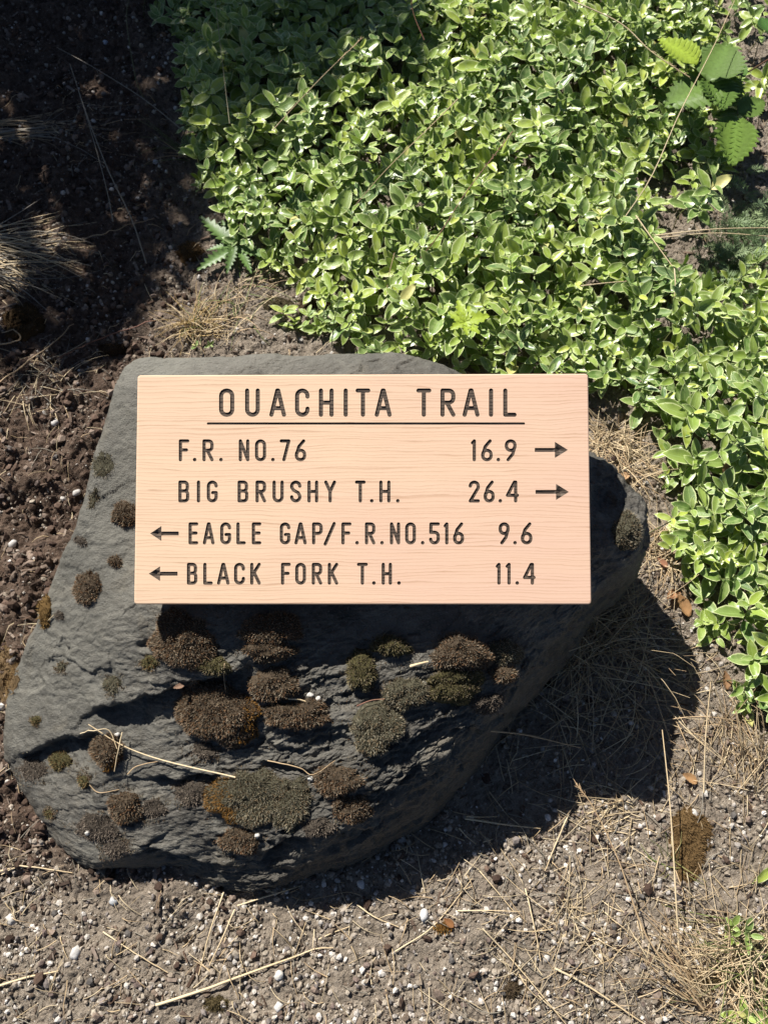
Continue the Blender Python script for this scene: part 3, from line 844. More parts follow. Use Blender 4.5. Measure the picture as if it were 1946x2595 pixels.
# wood slivers and bark flakes
A_ = Acc()
bxF = np.array([(0, 1, 2), (0, 2, 3), (4, 6, 5), (4, 7, 6), (0, 4, 5), (0, 5, 1), (1, 5, 6), (1, 6, 2), (2, 6, 7), (2, 7, 3), (3, 7, 4), (3, 4, 0)])
def chip(A_, p, L, W, H, yaw, pitch, c):
    x = np.array([-1, 1, 1, -1, -1, 1, 1, -1]) * L / 2 * rng.uniform(.7, 1.1, 8); y = np.array([-1, -1, 1, 1, -1, -1, 1, 1]) * W / 2 * rng.uniform(.5, 1.1, 8); z = np.array([-1, -1, -1, -1, 1, 1, 1, 1]) * H / 2
    cy, sy = math.cos(yaw), math.sin(yaw)
    z = z + x * math.tan(pitch)
    A_.add(np.stack([p[0] + x * cy - y * sy, p[1] + x * sy + y * cy, p[2] + z], 1), bxF, c)
n_ = 0
while n_ < 1500:
    px, py = rng.uniform(-100, 2040), rng.uniform(-50, 2640)
    if rng.random() > float(leftw(np.array(px), np.array(py))) * .9 + .14: continue
    if inpoly(VP, np.array([px]), np.array([py]))[0] and rng.random() > .2: continue
    p = at(px, py, 0.0); L = rng.uniform(.006, .022)
    c = np.array([(.10, .065, .045), (.16, .115, .085), (.06, .042, .032), (.24, .19, .15)][rng.integers(4)]) * rng.uniform(.7, 1.2)
    chip(A_, (p[0], p[1], float(gz(p[0], p[1])) + .002), L, L * rng.uniform(.12, .35), .0015, rng.uniform(0, 3.14), rng.uniform(-.3, .3), c); n_ += 1
tag(link("bark_flakes", A_.mesh("bark_flakes", False), BARK), kind='stuff')
# the larger white stones that stand out
def lumpy(sx_, sy_, sz_, seed, amt=.42):
    V = IV2 * (1 + amt * noise(IV2, 1.7, seed * 3.1)[:, None] + .22 * noise(IV2, 3.2, seed)[:, None])
    return V * np.array([sx_, sy_, sz_])
for px, py, s_, cl, lab in (
        (1074, 2320, 15, (.80, .79, .76), "largest bright white pebble on the open soil, below the rock's shadow"),
        (193, 2415, 16, (.70, .68, .63), "chalky white stone low on the left, above a thin straw"),
        (290, 2284, 13, (.58, .60, .60), "rounded blue-grey white pebble just under the rock's lower left edge"),
        (708, 2472, 13, (.74, .71, .64), "pale stone just above the middle of the thick long straw"),
        (706, 2552, 12, (.76, .74, .69), "smooth white pebble under the right end of the thick long straw"),
        (1758, 2062, 12, (.66, .63, .58), "white pebble at the foot of the tall straw, beside the rock's shadow"),
        (1385, 2430, 10, (.64, .61, .55), "cream stone between crossing straws in the lower middle right"),
        (34, 1380, 14, (.72, .69, .64), "bright white stone at the left edge just below the dark hollow"),
        (196, 1250, 13, (.66, .62, .57), "white stone right of the dark hollow near the rock's left shoulder"),
        (141, 1072, 14, (.72, .69, .64), "white stone in the brown mulch left of the sign's top corner"),
        (268, 108, 11, (.55, .60, .66), "oval white pebble at the top left, coloured bluish for the deep shade"),  # blue cast of the shade is put into this pebble's colour
        (395, 412, 12, (.62, .62, .62), "flat white pebble in shade beside the left edge of the leaves"),
        (1048, 2262, 9, (.72, .70, .66), "small white stone touching the lower tip of the rock's shadow"),
        (30, 2330, 14, (.68, .65, .59), "whitish clod at the left edge near the bottom"),
        (1765, 2440, 9, (.70, .68, .63), "white pebble left of the small leafy sprigs at the lower right"),
        (915, 2242, 12, (.72, .70, .66), "white stone right under the boulder's lower tip")):
    p, nn, _ = hit(px, py)
    r_ = s_ / 1500 * .8
    V = lumpy(r_, r_ * .8, r_ * .7, px * .13)
    o = link("pebble", mesh("pebble", V, IF2, True, np.tile(np.array(cl) * .82, (len(V), 1))), PEBBLE)
    o.location = (p[0], p[1], p[2] + r_ * .35); o.rotation_euler = (0, 0, rng.uniform(0, 6))
    tag(o, lab, "pebble", "pale pebbles on the soil")
for px, py, lab in ((300, 1863, "white grit grain on the rock beside the mossy tuft with straws"), (790, 1767, "white grit grain between the two brown moss cushions below the sign"),
                    (806, 1771, "smaller white grit grain right of another by the long low moss cushion"), (655, 2112, "white grit grain at the lower edge of the orange moss"),
                    (226, 2109, "white grit grain on the thin moss at the rock's lower left"), (786, 1972, "white grit grain left of the round moss below the orange patch")):
    p, nn, _ = hit(px, py)
    r_ = .0034
    V = lumpy(r_ * 1.1, r_ * .8, r_ * .7, px * .31, .8)
    o = link("grit_grain", mesh("grit_grain", V, IF2, True, np.tile(np.array((.58, .56, .51)), (len(V), 1))), PEBBLE)
    o.location = p + nn * .004; tag(o, lab, "pebble", "white grains on the rock")

# ------------------------------------------------------------------ moss cushions
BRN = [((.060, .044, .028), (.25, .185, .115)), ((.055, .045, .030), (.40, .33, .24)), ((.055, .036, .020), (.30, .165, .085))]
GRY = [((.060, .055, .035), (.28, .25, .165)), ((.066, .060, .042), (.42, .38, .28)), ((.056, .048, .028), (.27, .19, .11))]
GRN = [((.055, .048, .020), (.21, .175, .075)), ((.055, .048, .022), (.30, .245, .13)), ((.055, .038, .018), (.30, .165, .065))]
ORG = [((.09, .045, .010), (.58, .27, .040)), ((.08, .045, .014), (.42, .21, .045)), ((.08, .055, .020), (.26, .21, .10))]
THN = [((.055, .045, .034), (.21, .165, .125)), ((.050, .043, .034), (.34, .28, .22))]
def moss(px, py, rx, ry, rot, h, pals, label, dens=1.0, name="moss_cushion", orange=None, blade=.0048, shape=None, group="moss cushions growing on the rock"):
    nr_, nt_ = 12, 30
    ph = rng.uniform(0, 50)
    cr, sr = math.cos(math.radians(rot)), math.sin(math.radians(rot))
    pc, nc, onr = hit(px, py)
    V = []; VN = []
    for i in range(nr_ + 1):
        q = i / nr_
        for j in range(nt_):
            a = 2 * math.pi * j / nt_
            e = 1 + .30 * noise(np.array([[math.cos(a), math.sin(a), ph]]), 1.3)[0] + .20 * noise(np.array([[math.cos(a), math.sin(a), ph]]), 4)[0]
            u, v = q * e * rx * math.cos(a), q * e * ry * math.sin(a)
            X, Y = px + u * cr - v * sr, py + u * sr + v * cr
            p, nn, _ = hit(X, Y)
            if np.linalg.norm(p - pc) > 2.2 * max(rx, ry) / 1400 + .01: p = pc + (p - pc) * .3
            nn = nn * .5 + nc * .8; nn[2] += .4; nn /= np.linalg.norm(nn)
            V.append(p); VN.append(nn)
            if i == 0:
                for _ in range(nt_ - 1): V.append(p); VN.append(nn)
                break
    V = np.array(V); VN = np.array(VN)
    q = np.repeat(np.linspace(0, 1, nr_ + 1), nt_)
    # spread the surface base so that it does not follow sharp relief
    prof = np.clip(1 - q ** 2.4, 0, 1) ** .55
    bumpy = 1 + .20 * noise(V, 70, ph) + .1 * noise(V, 220, ph)
    D = V + VN * ((h * prof * bumpy - .0012))[:, None]
    idq = np.arange((nr_ + 1) * nt_).reshape(nr_ + 1, nt_); nx_ = np.roll(idq, -1, 1)
    Fd = np.concatenate([np.stack([idq[:-1], idq[1:], nx_[1:]], -1).reshape(-1, 3), np.stack([idq[:-1], nx_[1:], nx_[:-1]], -1).reshape(-1, 3)])
    A_ = Acc()
    A_.add(D, Fd, np.array(pals[0][0]) * 1.0)
    # shoots
    tri = Fd[nt_:]
    e1 = D[tri[:, 1]] - D[tri[:, 0]]; e2 = D[tri[:, 2]] - D[tri[:, 0]]
    ar = np.linalg.norm(np.cross(e1, e2), axis=1)
    if ar.sum() <= 0: return
    N = int(dens * rx * ry * .62) + 40
    ti = rng.choice(len(tri), N, p=ar / ar.sum())
    u = rng.random(N); v = rng.random(N); fl_ = u + v > 1; u[fl_] = 1 - u[fl_]; v[fl_] = 1 - v[fl_]
    root = D[tri[ti, 0]] + e1[ti] * u[:, None] + e2[ti] * v[:, None]
    nn = np.cross(e1, e2)[ti]; nn /= np.linalg.norm(nn, axis=1)[:, None] + 1e-12
    nn[nn @ nc < 0] *= -1
    out = root - (pc + nc * h * .2); out /= np.linalg.norm(out, axis=1)[:, None] + 1e-9
    dr = nn * .8 + out * .35 + VN[tri[ti, 0]] * .35 + rng.normal(size=(N, 3)) * .33
    dr /= np.linalg.norm(dr, axis=1)[:, None]
    L = blade * rng.uniform(.55, 1.25, N)
    tip = root + dr * L[:, None]
    sd_ = np.cross(dr, rng.normal(size=(N, 3))); sd_ /= np.linalg.norm(sd_, axis=1)[:, None]
    wd = rng.uniform(.0003, .0006, N)[:, None]
    s2 = np.cross(dr, sd_)
    Vb = np.stack([root - sd_ * wd, root + sd_ * wd, root + s2 * wd * 1.3, tip], 1).reshape(-1, 3)
    Fb = (np.array([(0, 1, 3), (1, 2, 3), (2, 0, 3)])[None] + (np.arange(N) * 4)[:, None, None]).reshape(-1, 3)
    pi = rng.integers(0, len(pals), N)
    pn = noise(root, 60, ph + 9)
    b0 = np.array([p_[0] for p_ in pals])[pi]; t0 = np.array([p_[1] for p_ in pals])[pi] * (rng.uniform(.7, 1.65, N) * (1 + .35 * pn))[:, None]
    if orange is not None:
        ox, oy = orange
        rx_, ry_ = proj(root)
        side = ((rx_ - px) * ox + (ry_ - py) * oy) / max(rx, ry) + .35 * noise(root, 45, 5)
        m_ = (side > .45) & (rng.random(N) < .8)
        oi = rng.integers(0, 2, N)
        t0 = np.where(m_[:, None], np.array([ORG[0][1], ORG[1][1]])[oi] * rng.uniform(.5, 1.2, N)[:, None], t0)
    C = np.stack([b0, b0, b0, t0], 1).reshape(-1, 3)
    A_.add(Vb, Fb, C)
    me = A_.mesh(name, False, origin=pc)
    o = link(name, me, MOSSM); o.location = pc
    tag(o, label, "moss", group)
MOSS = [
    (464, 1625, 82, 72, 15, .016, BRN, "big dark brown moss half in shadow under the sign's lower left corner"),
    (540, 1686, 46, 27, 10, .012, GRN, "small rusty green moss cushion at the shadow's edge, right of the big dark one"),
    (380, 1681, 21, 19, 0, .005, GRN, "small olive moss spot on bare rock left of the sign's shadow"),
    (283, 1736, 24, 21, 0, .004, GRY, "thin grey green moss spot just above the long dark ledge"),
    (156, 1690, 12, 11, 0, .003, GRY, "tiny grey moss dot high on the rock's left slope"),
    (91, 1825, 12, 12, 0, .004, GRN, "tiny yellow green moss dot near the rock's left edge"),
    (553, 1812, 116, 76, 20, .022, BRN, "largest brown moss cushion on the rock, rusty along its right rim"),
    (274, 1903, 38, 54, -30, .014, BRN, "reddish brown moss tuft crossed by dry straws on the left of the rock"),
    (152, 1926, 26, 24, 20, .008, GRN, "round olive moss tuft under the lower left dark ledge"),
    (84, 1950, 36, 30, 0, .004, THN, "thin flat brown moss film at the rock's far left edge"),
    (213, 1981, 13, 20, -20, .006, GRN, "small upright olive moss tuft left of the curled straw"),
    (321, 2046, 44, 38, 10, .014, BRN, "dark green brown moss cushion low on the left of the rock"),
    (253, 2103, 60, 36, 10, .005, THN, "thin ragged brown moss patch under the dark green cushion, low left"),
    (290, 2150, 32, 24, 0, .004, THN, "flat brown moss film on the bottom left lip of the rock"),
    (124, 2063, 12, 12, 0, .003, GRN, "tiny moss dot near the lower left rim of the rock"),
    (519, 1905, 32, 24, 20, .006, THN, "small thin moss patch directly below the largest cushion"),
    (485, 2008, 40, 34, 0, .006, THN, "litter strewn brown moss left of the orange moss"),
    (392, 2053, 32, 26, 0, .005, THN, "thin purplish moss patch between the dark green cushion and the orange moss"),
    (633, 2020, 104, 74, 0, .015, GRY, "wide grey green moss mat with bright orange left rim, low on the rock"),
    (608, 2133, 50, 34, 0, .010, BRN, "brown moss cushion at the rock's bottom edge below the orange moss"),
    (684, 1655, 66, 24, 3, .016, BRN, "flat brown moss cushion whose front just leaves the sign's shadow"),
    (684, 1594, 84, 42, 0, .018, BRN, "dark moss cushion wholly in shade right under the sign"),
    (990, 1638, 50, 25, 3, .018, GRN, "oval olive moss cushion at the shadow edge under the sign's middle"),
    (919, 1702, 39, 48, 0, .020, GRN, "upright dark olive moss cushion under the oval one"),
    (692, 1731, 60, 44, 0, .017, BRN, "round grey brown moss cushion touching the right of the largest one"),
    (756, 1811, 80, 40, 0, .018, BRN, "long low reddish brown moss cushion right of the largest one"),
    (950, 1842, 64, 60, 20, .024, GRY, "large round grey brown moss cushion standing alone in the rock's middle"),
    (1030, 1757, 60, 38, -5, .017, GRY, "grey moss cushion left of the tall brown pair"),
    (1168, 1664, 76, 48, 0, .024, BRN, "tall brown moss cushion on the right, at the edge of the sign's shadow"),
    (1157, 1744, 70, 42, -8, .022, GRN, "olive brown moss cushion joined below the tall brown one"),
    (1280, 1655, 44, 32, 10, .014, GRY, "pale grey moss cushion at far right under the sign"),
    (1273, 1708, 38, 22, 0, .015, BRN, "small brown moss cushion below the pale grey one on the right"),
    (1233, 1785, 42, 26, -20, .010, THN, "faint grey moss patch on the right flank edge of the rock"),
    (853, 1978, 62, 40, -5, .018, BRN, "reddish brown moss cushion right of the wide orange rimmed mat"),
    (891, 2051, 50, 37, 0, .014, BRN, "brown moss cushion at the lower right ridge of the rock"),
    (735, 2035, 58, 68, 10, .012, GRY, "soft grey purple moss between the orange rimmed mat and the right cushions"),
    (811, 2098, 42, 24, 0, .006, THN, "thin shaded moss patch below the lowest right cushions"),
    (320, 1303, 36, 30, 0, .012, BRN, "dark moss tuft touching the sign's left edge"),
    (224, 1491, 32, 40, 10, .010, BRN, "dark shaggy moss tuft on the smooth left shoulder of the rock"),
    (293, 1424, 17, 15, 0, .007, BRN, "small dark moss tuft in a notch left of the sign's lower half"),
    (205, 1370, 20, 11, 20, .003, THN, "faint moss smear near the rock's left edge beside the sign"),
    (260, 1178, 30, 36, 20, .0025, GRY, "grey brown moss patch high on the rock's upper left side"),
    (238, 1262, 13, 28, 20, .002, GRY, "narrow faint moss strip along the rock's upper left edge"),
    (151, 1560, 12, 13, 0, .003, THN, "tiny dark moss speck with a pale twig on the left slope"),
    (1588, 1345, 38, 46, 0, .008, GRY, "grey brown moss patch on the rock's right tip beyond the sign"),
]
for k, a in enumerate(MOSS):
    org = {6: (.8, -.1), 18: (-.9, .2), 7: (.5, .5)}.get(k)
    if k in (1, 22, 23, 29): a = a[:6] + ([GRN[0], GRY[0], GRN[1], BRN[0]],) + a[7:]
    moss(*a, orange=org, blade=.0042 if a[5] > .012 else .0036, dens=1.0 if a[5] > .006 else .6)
# thin crust of single shoots between and around the cushions
A_ = Acc(); n_ = 0
mm_ = [a for a in MOSS if a[1] > 1560]
for _ in range(60000):
    if n_ >= 9000: break
    a = mm_[rng.integers(len(mm_))]
    t = rng.uniform(0, 6.28); q = 1 + abs(rng.normal()) * .45
    px, py = a[0] + a[2] * q * math.cos(t), a[1] + a[3] * q * math.sin(t)
    if noise(np.array([[px / 60, py / 34, 2.0]]), 1.0)[0] + .4 * noise(np.array([[px / 14, py / 12, 5.0]]), 1.0)[0] < .05 + .22 * (q - 1): continue
    p, nn, onr = hit(px, py)
    if not onr: continue
    nn = nn + rng.normal(size=3) * .4; nn /= np.linalg.norm(nn)
    L = rng.uniform(.0012, .0032); sd_ = np.cross(nn, rng.normal(size=3)); sd_ /= np.linalg.norm(sd_); s2 = np.cross(nn, sd_); wq = L * .22
    pl = (BRN + THN + GRY)[rng.integers(8)]
    A_.add([p - sd_ * wq - nn * .001, p + sd_ * wq - nn * .001, p + s2 * wq * 1.3 - nn * .001, p + nn * L], [(0, 1, 3), (1, 2, 3), (2, 0, 3)], np.array([pl[0], pl[0], pl[0], pl[1]]) * rng.uniform(.6, 1.2))
    n_ += 1
tag(link("moss_crust", A_.mesh("moss_crust", False), MOSSM), kind='stuff')
for px, py, rx, ry, h, pals, lab in (
        (1745, 2140, 52, 84, .010, [((.10, .062, .025), (.27, .18, .085)), ((.08, .05, .02), (.2, .12, .05))], "tan brown moss patch on the soil right of the rock's shadow"),
        (1122, 2352, 22, 14, .006, ORG, "small rusty moss tuft on the open soil near the bottom middle"),
        (14, 1700, 32, 80, .005, [((.12, .08, .04), (.38, .27, .13)), ((.10, .06, .03), (.30, .19, .08))], "golden brown moss at the left edge beside the rock"),
        (60, 820, 55, 48, .012, [((.05, .03, .012), (.15, .08, .03))], "rust brown moss hump in the shade at the left"),
        (480, 640, 36, 30, .008, [((.07, .04, .015), (.2, .12, .05))], "small brown moss tuft left of the toothed green weed"),
        (1295, 2510, 20, 22, .010, [((.05, .035, .02), (.12, .09, .05))], "dark brown moss knob on the soil at the bottom middle right"),
        (548, 2545, 30, 18, .006, [((.06, .045, .02), (.14, .11, .05))], "olive moss tuft beside the thick long straw at the bottom"),
        (800, 780, 50, 26, .008, [((.06, .04, .02), (.15, .10, .05))], "brown moss patch between the dry tuft and the leaves above the rock"),
        (700, 770, 40, 18, .006, [((.05, .04, .02), (.14, .11, .05))], "faint olive moss on the soil above the rock's back edge"),
        (290, 885, 40, 20, .008, [((.05, .03, .015), (.15, .10, .05))], "small moss patch above the rock's upper left corner"),
        (115, 1545, 14, 50, .008, [((.10, .06, .02), (.30, .19, .07))], "narrow golden moss strip against the rock's left side"),
        (1795, 2480, 50, 22, .008, [((.07, .05, .02), (.17, .13, .07))], "brown moss at the foot of the lower right straw clump")):
    moss(px, py, rx, ry, 0, h, pals, lab, .6, "moss_patch", None, .005, None, "moss patches on the soil")

# ------------------------------------------------------------------ straws
def catmull(P, k):
    P = np.asarray(P, float)
    if len(P) == 2: return P[0] + (P[1] - P[0]) * np.linspace(0, 1, k)[:, None]
    E = np.vstack([2 * P[0] - P[1], P, 2 * P[-1] - P[-2]])
    out = []
    for t in np.linspace(0, len(P) - 1 - 1e-6, k):
        i = int(t); u = t - i; a, b, c, d = E[i:i + 4]
        out.append(.5 * (2 * b + (c - a) * u + (2 * a - 5 * b + 4 * c - d) * u * u + (3 * b - a - 3 * c + d) * u ** 3))
    return np.array(out)
def tube(A_, pts, r0, r1, c0, c1, sides=4):
    pts = np.asarray(pts); k = len(pts)
    tg = np.gradient(pts, axis=0); tg /= np.linalg.norm(tg, axis=1)[:, None] + 1e-12
    up = np.array([0, 0, 1.0]); sd = np.cross(tg, up); sd /= np.linalg.norm(sd, axis=1)[:, None] + 1e-9
    bn = np.cross(sd, tg)
    r_ = np.linspace(r0, r1, k)[:, None]
    a = np.linspace(0, 2 * np.pi, sides, endpoint=False) + .4
    V = np.stack([pts + sd * r_ * math.cos(x) + bn * r_ * math.sin(x) for x in a], 1).reshape(-1, 3)
    i = np.arange(k * sides).reshape(k, sides); j = np.roll(i, -1, 1)
    F = np.concatenate([np.stack([i[:-1], j[:-1], j[1:]], -1).reshape(-1, 3), np.stack([i[:-1], j[1:], i[1:]], -1).reshape(-1, 3)])
    t = np.repeat(np.linspace(0, 1, k), sides)[:, None]
    A_.add(V, F, np.asarray(c0) * (1 - t) + np.asarray(c1) * t)
PALE = ((.70, .57, .36), (.60, .46, .27)); TAN = ((.52, .38, .22), (.43, .30, .17)); GREY = ((.30, .27, .21), (.22, .19, .15)); RED = ((.20, .09, .06), (.28, .15, .09))
def seedhead(A_, a, b, c, k=16, w_=.0022):
    a, b = np.asarray(a), np.asarray(b)
    for i in range(k):
        t = i / k; p = a + (b - a) * t; d = (b - a) / np.linalg.norm(b - a)
        q = p + d * .006 + rng.normal(size=3) * w_
        tube(A_, np.array([p, (p + q) / 2 + rng.normal(size=3) * .0006, q]), .0008, .0002, c, c, 3)
def straw(poly, label, th=.0009, z=None, lift=.002, pal=PALE, head=None, name="straw", group="dry straws"):
    """poly in photo pixels; lies on what is under it, or arches at the heights z above the ground"""
    p2 = catmull(poly, 16)
    if z is None:
        P3 = np.array([hit(x, y)[0] + np.array([0, 0, lift + .0006]) for x, y in p2])
        P3[1:-1, 2] = np.maximum(P3[1:-1, 2], (P3[:-2, 2] + P3[2:, 2]) / 2)
        for _ in range(3): P3[1:-1, 2] = np.maximum(P3[1:-1, 2], (P3[:-2, 2] + P3[2:, 2]) / 2)
    else:
        zz = np.interp(np.linspace(0, 1, 16), np.linspace(0, 1, len(z)), z)
        P3 = np.array([at(x, y, h_) for (x, y), h_ in zip(p2, zz)])
    A_ = Acc()
    tube(A_, P3, th, th * .55, pal[0], pal[1], 5)
    if head: seedhead(A_, P3[-1 - head], P3[-1], pal[1], 22)
    me = A_.mesh(name, True, origin=P3[0])
    o = link(name, me, STRAW); o.location = P3[0]
    tag(o, label, "straw", group)
straw([(228, 1838), (316, 1892), (420, 1930), (599, 1972)][::-1], "long pale straw lying across the lower left of the rock to the orange moss", .0012, lift=.006, group="straws on the rock")
straw([(317, 1859), (304, 1920), (297, 1958)], "short tan stalk standing across the reddish moss tuft on the rock", .0009, lift=.012, group="straws on the rock")
straw([(325, 1964), (350, 1943), (418, 1928)], "curved tan straw below the long pale straw on the rock", .0009, lift=.003, pal=TAN, group="straws on the rock")
straw([(228, 1990), (253, 2010), (304, 2002)], "small curled straw beside the upright olive moss tuft", .0008, pal=TAN, group="straws on the rock")
straw([(211, 1863), (245, 1856), (283, 1854), (304, 1901)], "thin bent straw arching over the top of the reddish moss tuft", .0008, lift=.012, group="straws on the rock")
straw([(574, 1686), (572, 1720), (578, 1770)], "short upright straw above the largest moss cushion", .0008, lift=.012, pal=TAN, group="straws on the rock")
straw([(733, 1775), (765, 1778), (800, 1791)], "short pale straw between two brown moss cushions", .0011, lift=.010, group="straws on the rock")
straw([(680, 1930), (760, 1948), (795, 1966), (850, 1930)], "thin bent stem over the crack right of the orange moss", .0008, lift=.008, pal=TAN, group="straws on the rock")
straw([(905, 1794), (940, 1780), (975, 1776)], "reddish twig behind the large round moss cushion", .0009, lift=.012, pal=RED, group="straws on the rock")
straw([(1040, 1692), (1060, 1686), (1085, 1680)], "pale flake of dead stem left of the tall brown moss", .0022, lift=.006, group="straws on the rock")
straw([(110, 1588), (138, 1560)], "short pale twig on the rock's left slope", .0010, group="straws on the rock")
straw([(25, 2192), (100, 2200), (185, 2213)], "pale straw on the soil at the rock's lower left", .0013)
straw([(0, 2209), (25, 2203), (48, 2199)], "short straw end at the left edge beside another straw, low left", .0012)
straw([(398, 2547), (512, 2510), (651, 2459), (753, 2423)], "thickest long straw lying on the soil at the bottom left of centre", .0022, lift=.005)
straw([(753, 2423), (800, 2405), (845, 2402)], "straw continuing from the right end of the thickest one", .0012, lift=.004)
straw([(-10, 2502), (72, 2477), (151, 2461)], "thick pale straw entering at the left edge near the bottom", .0017, lift=.004)
straw([(264, 2362), (338, 2411), (428, 2465)], "thin straw slanting down to the thickest straw from the left", .0011, lift=.004)
straw([(570, 2260), (536, 2357), (506, 2471)], "steep straw below the rock's bottom tip, left of two", .0011, lift=.006)
straw([(597, 2305), (567, 2375), (533, 2447)], "steep straw below the rock's bottom tip, right of two", .0012, lift=.006)
straw([(808, 2381), (850, 2362), (886, 2349)], "short straw right of the steep pair under the rock", .0010)
straw([(603, 2296), (690, 2268), (765, 2245)], "straw running along the rock's bottom edge", .0012, lift=.005)
straw([(904, 2293), (950, 2325), (1010, 2350)], "straw left of the largest white pebble", .0011)
straw([(1783, 2561), (1644, 2385), (1568, 2183), (1505, 2050), (1462, 1990)], "long arching seed stalk leaning left out of the lower right grass clump", .0013, z=[.02, .05, .07, .08, .085], pal=TAN, head=2)
straw([(1722, 2430), (1713, 2284), (1704, 2126), (1694, 2000), (1678, 1850)], "tall nearly vertical pale stalk crossing the right edge of the shadow", .0013, z=[.01, .04, .05, .055, .05], pal=PALE)
straw([(1209, 2202), (1260, 2262), (1300, 2310)], "thin straw on the soil below the right end of the shadow tip", .0010, lift=.004)
straw([(1221, 2353), (1303, 2441), (1436, 2600)], "long straight straw running off the bottom edge right of centre", .0012, lift=.006)
straw([(1404, 2454), (1486, 2498), (1638, 2600)], "thick straw running to the bottom edge, right of the long straight one", .0016, lift=.005)
straw([(1329, 2252), (1354, 2359), (1367, 2435)], "steep pale straw in the middle of the lower right soil", .0012, lift=.006)
straw([(1442, 2057), (1410, 2130), (1379, 2208)], "pale straw starting at the shadow's lower edge", .0013, lift=.005)
straw([(1177, 2076), (1278, 2091), (1366, 2101)], "bright straw lying across the shadow edge under the rock", .0014, lift=.008)
straw([(1180, 2071), (1220, 2072), (1258, 2071)], "short bright straw above the longer one at the shadow edge", .0009, lift=.008)
straw([(1162, 2100), (1180, 2120), (1204, 2140)], "tiny straw in the shadow just below the bright straw", .0009, lift=.008)
straw([(1158, 2309), (1240, 2308), (1318, 2311)], "level thin straw right of the largest white pebble", .0010, lift=.004)
straw([(1001, 2412), (1100, 2345), (1196, 2227)], "faint straw slanting up right toward the shadow tip", .0010, lift=.003)
straw([(1243, 1853), (1336, 1864), (1471, 1896)], "thin brown stem sticking out from the rock's shaded flank", .0012, z=[.10, .09, .07], pal=TAN)
straw([(1783, 2010), (1788, 1868), (1801, 1728)], "upright pale stalk on bright soil right of the shadow", .0013, z=[.01, .04, .06])
straw([(1700, 1885), (1672, 1800), (1640, 1700)], "thin stalk leaning over the right boundary of the shadow", .0010, z=[.01, .03, .05], pal=TAN)
SH = "straws in the shade at the upper left"
straw([(371, 667), (333, 553), (274, 430), (219, 287), (177, 160)], "longest grey stalk leaning across the shaded soil at the upper left", .0013, z=[.01, .05, .09, .12, .14], pal=GREY, group=SH)
straw([(287, 561), (270, 477), (236, 350), (179, 165)], "second grey stalk close beside the longest one in the shade", .0010, z=[.03, .06, .09, .13], pal=GREY, group=SH)
straw([(468, 333), (363, 249), (236, 169), (143, 118)], "thin stalk slanting from the top left soil to the leaves", .0010, z=[.04, .05, .05, .04], pal=GREY, group=SH)
straw([(363, 245), (344, 198), (321, 55), (327, -10)], "greenish upright stalk at the top left near the leaves", .0010, z=[.04, .07, .1, .12], pal=((.14, .15, .06), (.18, .17, .09)), group=SH)
straw([(582, 312), (565, 169), (544, -10)], "thin upright stalk rising over the shaded leaves at the top", .0009, z=[.12, .15, .17], pal=((.22, .20, .12), (.3, .26, .17)), group=SH)
straw([(215, 616), (300, 590), (392, 561)], "short level straw in the shade above the dark soil", .0011, pal=TAN, lift=.008, group=SH)
straw([(0, 988), (65, 941), (145, 880), (195, 833)], "tan stalk rising from the left edge above the brown mulch", .0014, lift=.015, pal=TAN, group=SH)
straw([(400, 825), (289, 861), (202, 898), (155, 919)], "reddish stalk with a feathery seed head above the rock's upper left corner", .0011, lift=.015, pal=RED, head=4, group=SH)
straw([(-10, 880), (40, 875), (58, 862), (40, 845), (10, 850)], "looped tan stem at the left edge in half shade", .0016, lift=.008, pal=TAN, group=SH)
VG = "dry stalks above the leaves"
straw([(1450, 0), (1573, 58), (1650, 129), (1748, 195)], "arching straw with seed head over the leaves at the top right", .0013, z=[.20, .19, .18, .17], head=5, group=VG)
straw([(1573, 565), (1650, 448), (1721, 288), (1806, 121), (1861, 0)], "long thin stalk slanting up to the top edge at the right", .0010, z=[.10, .15, .18, .2, .2], group=VG)
straw([(1658, 596), (1806, 580), (1950, 576)], "upper of two straws running to the right edge above the leaves", .0012, z=[.08, .11, .12], group=VG)
straw([(1650, 604), (1806, 590), (1950, 598)], "lower of two straws running to the right edge above the leaves", .0011, z=[.08, .10, .11], group=VG)
straw([(1611, 545), (1647, 596), (1689, 654), (1709, 681)], "kinked straw inside the leaves at the right", .0012, z=[.11, .11, .11, .11], group=VG)
straw([(1709, 681), (1711, 715), (1709, 755)], "short upright straw below the kinked one", .0012, z=[.11, .11, .10], group=VG)
straw([(1471, 724), (1530, 717), (1588, 712)], "short pale straw lying on the leaves right of centre", .0011, z=[.13, .13, .13], group=VG)
straw([(1065, 654), (1116, 589), (1185, 481), (1300, 332)], "reddish stalk slanting over the middle of the leaves", .0010, z=[.10, .14, .17, .19], pal=RED, head=4, group=VG)
straw([(900, 520), (978, 430), (1090, 320), (1160, 250)][::-1], "thin tan stalk left of the reddish one over the leaves", .0009, z=[.19, .17, .15, .12], pal=TAN, group=VG)
straw([(690, 330), (800, 210), (917, 95)], "brown stalk over the shaded leaves at the top", .0009, z=[.12, .16, .19], pal=TAN, head=4, group=VG)
straw([(1000, 640), (985, 700), (978, 760)], "fine reddish stem hanging below the yellow leaves", .0008, z=[.12, .10, .09], pal=TAN, group=VG)
straw([(840, 880), (850, 800), (880, 700), (900, 640)], "dark green flower stalk rising behind the rock's back edge", .0010, z=[.05, .10, .13, .15], pal=((.06, .09, .03), (.10, .13, .05)), group=VG)
straw([(1075, 100), (1050, 40), (1040, -10)], "red brown seed stalk at the top edge in the middle", .0010, z=[.16, .18, .2], pal=RED, head=5, group=VG)

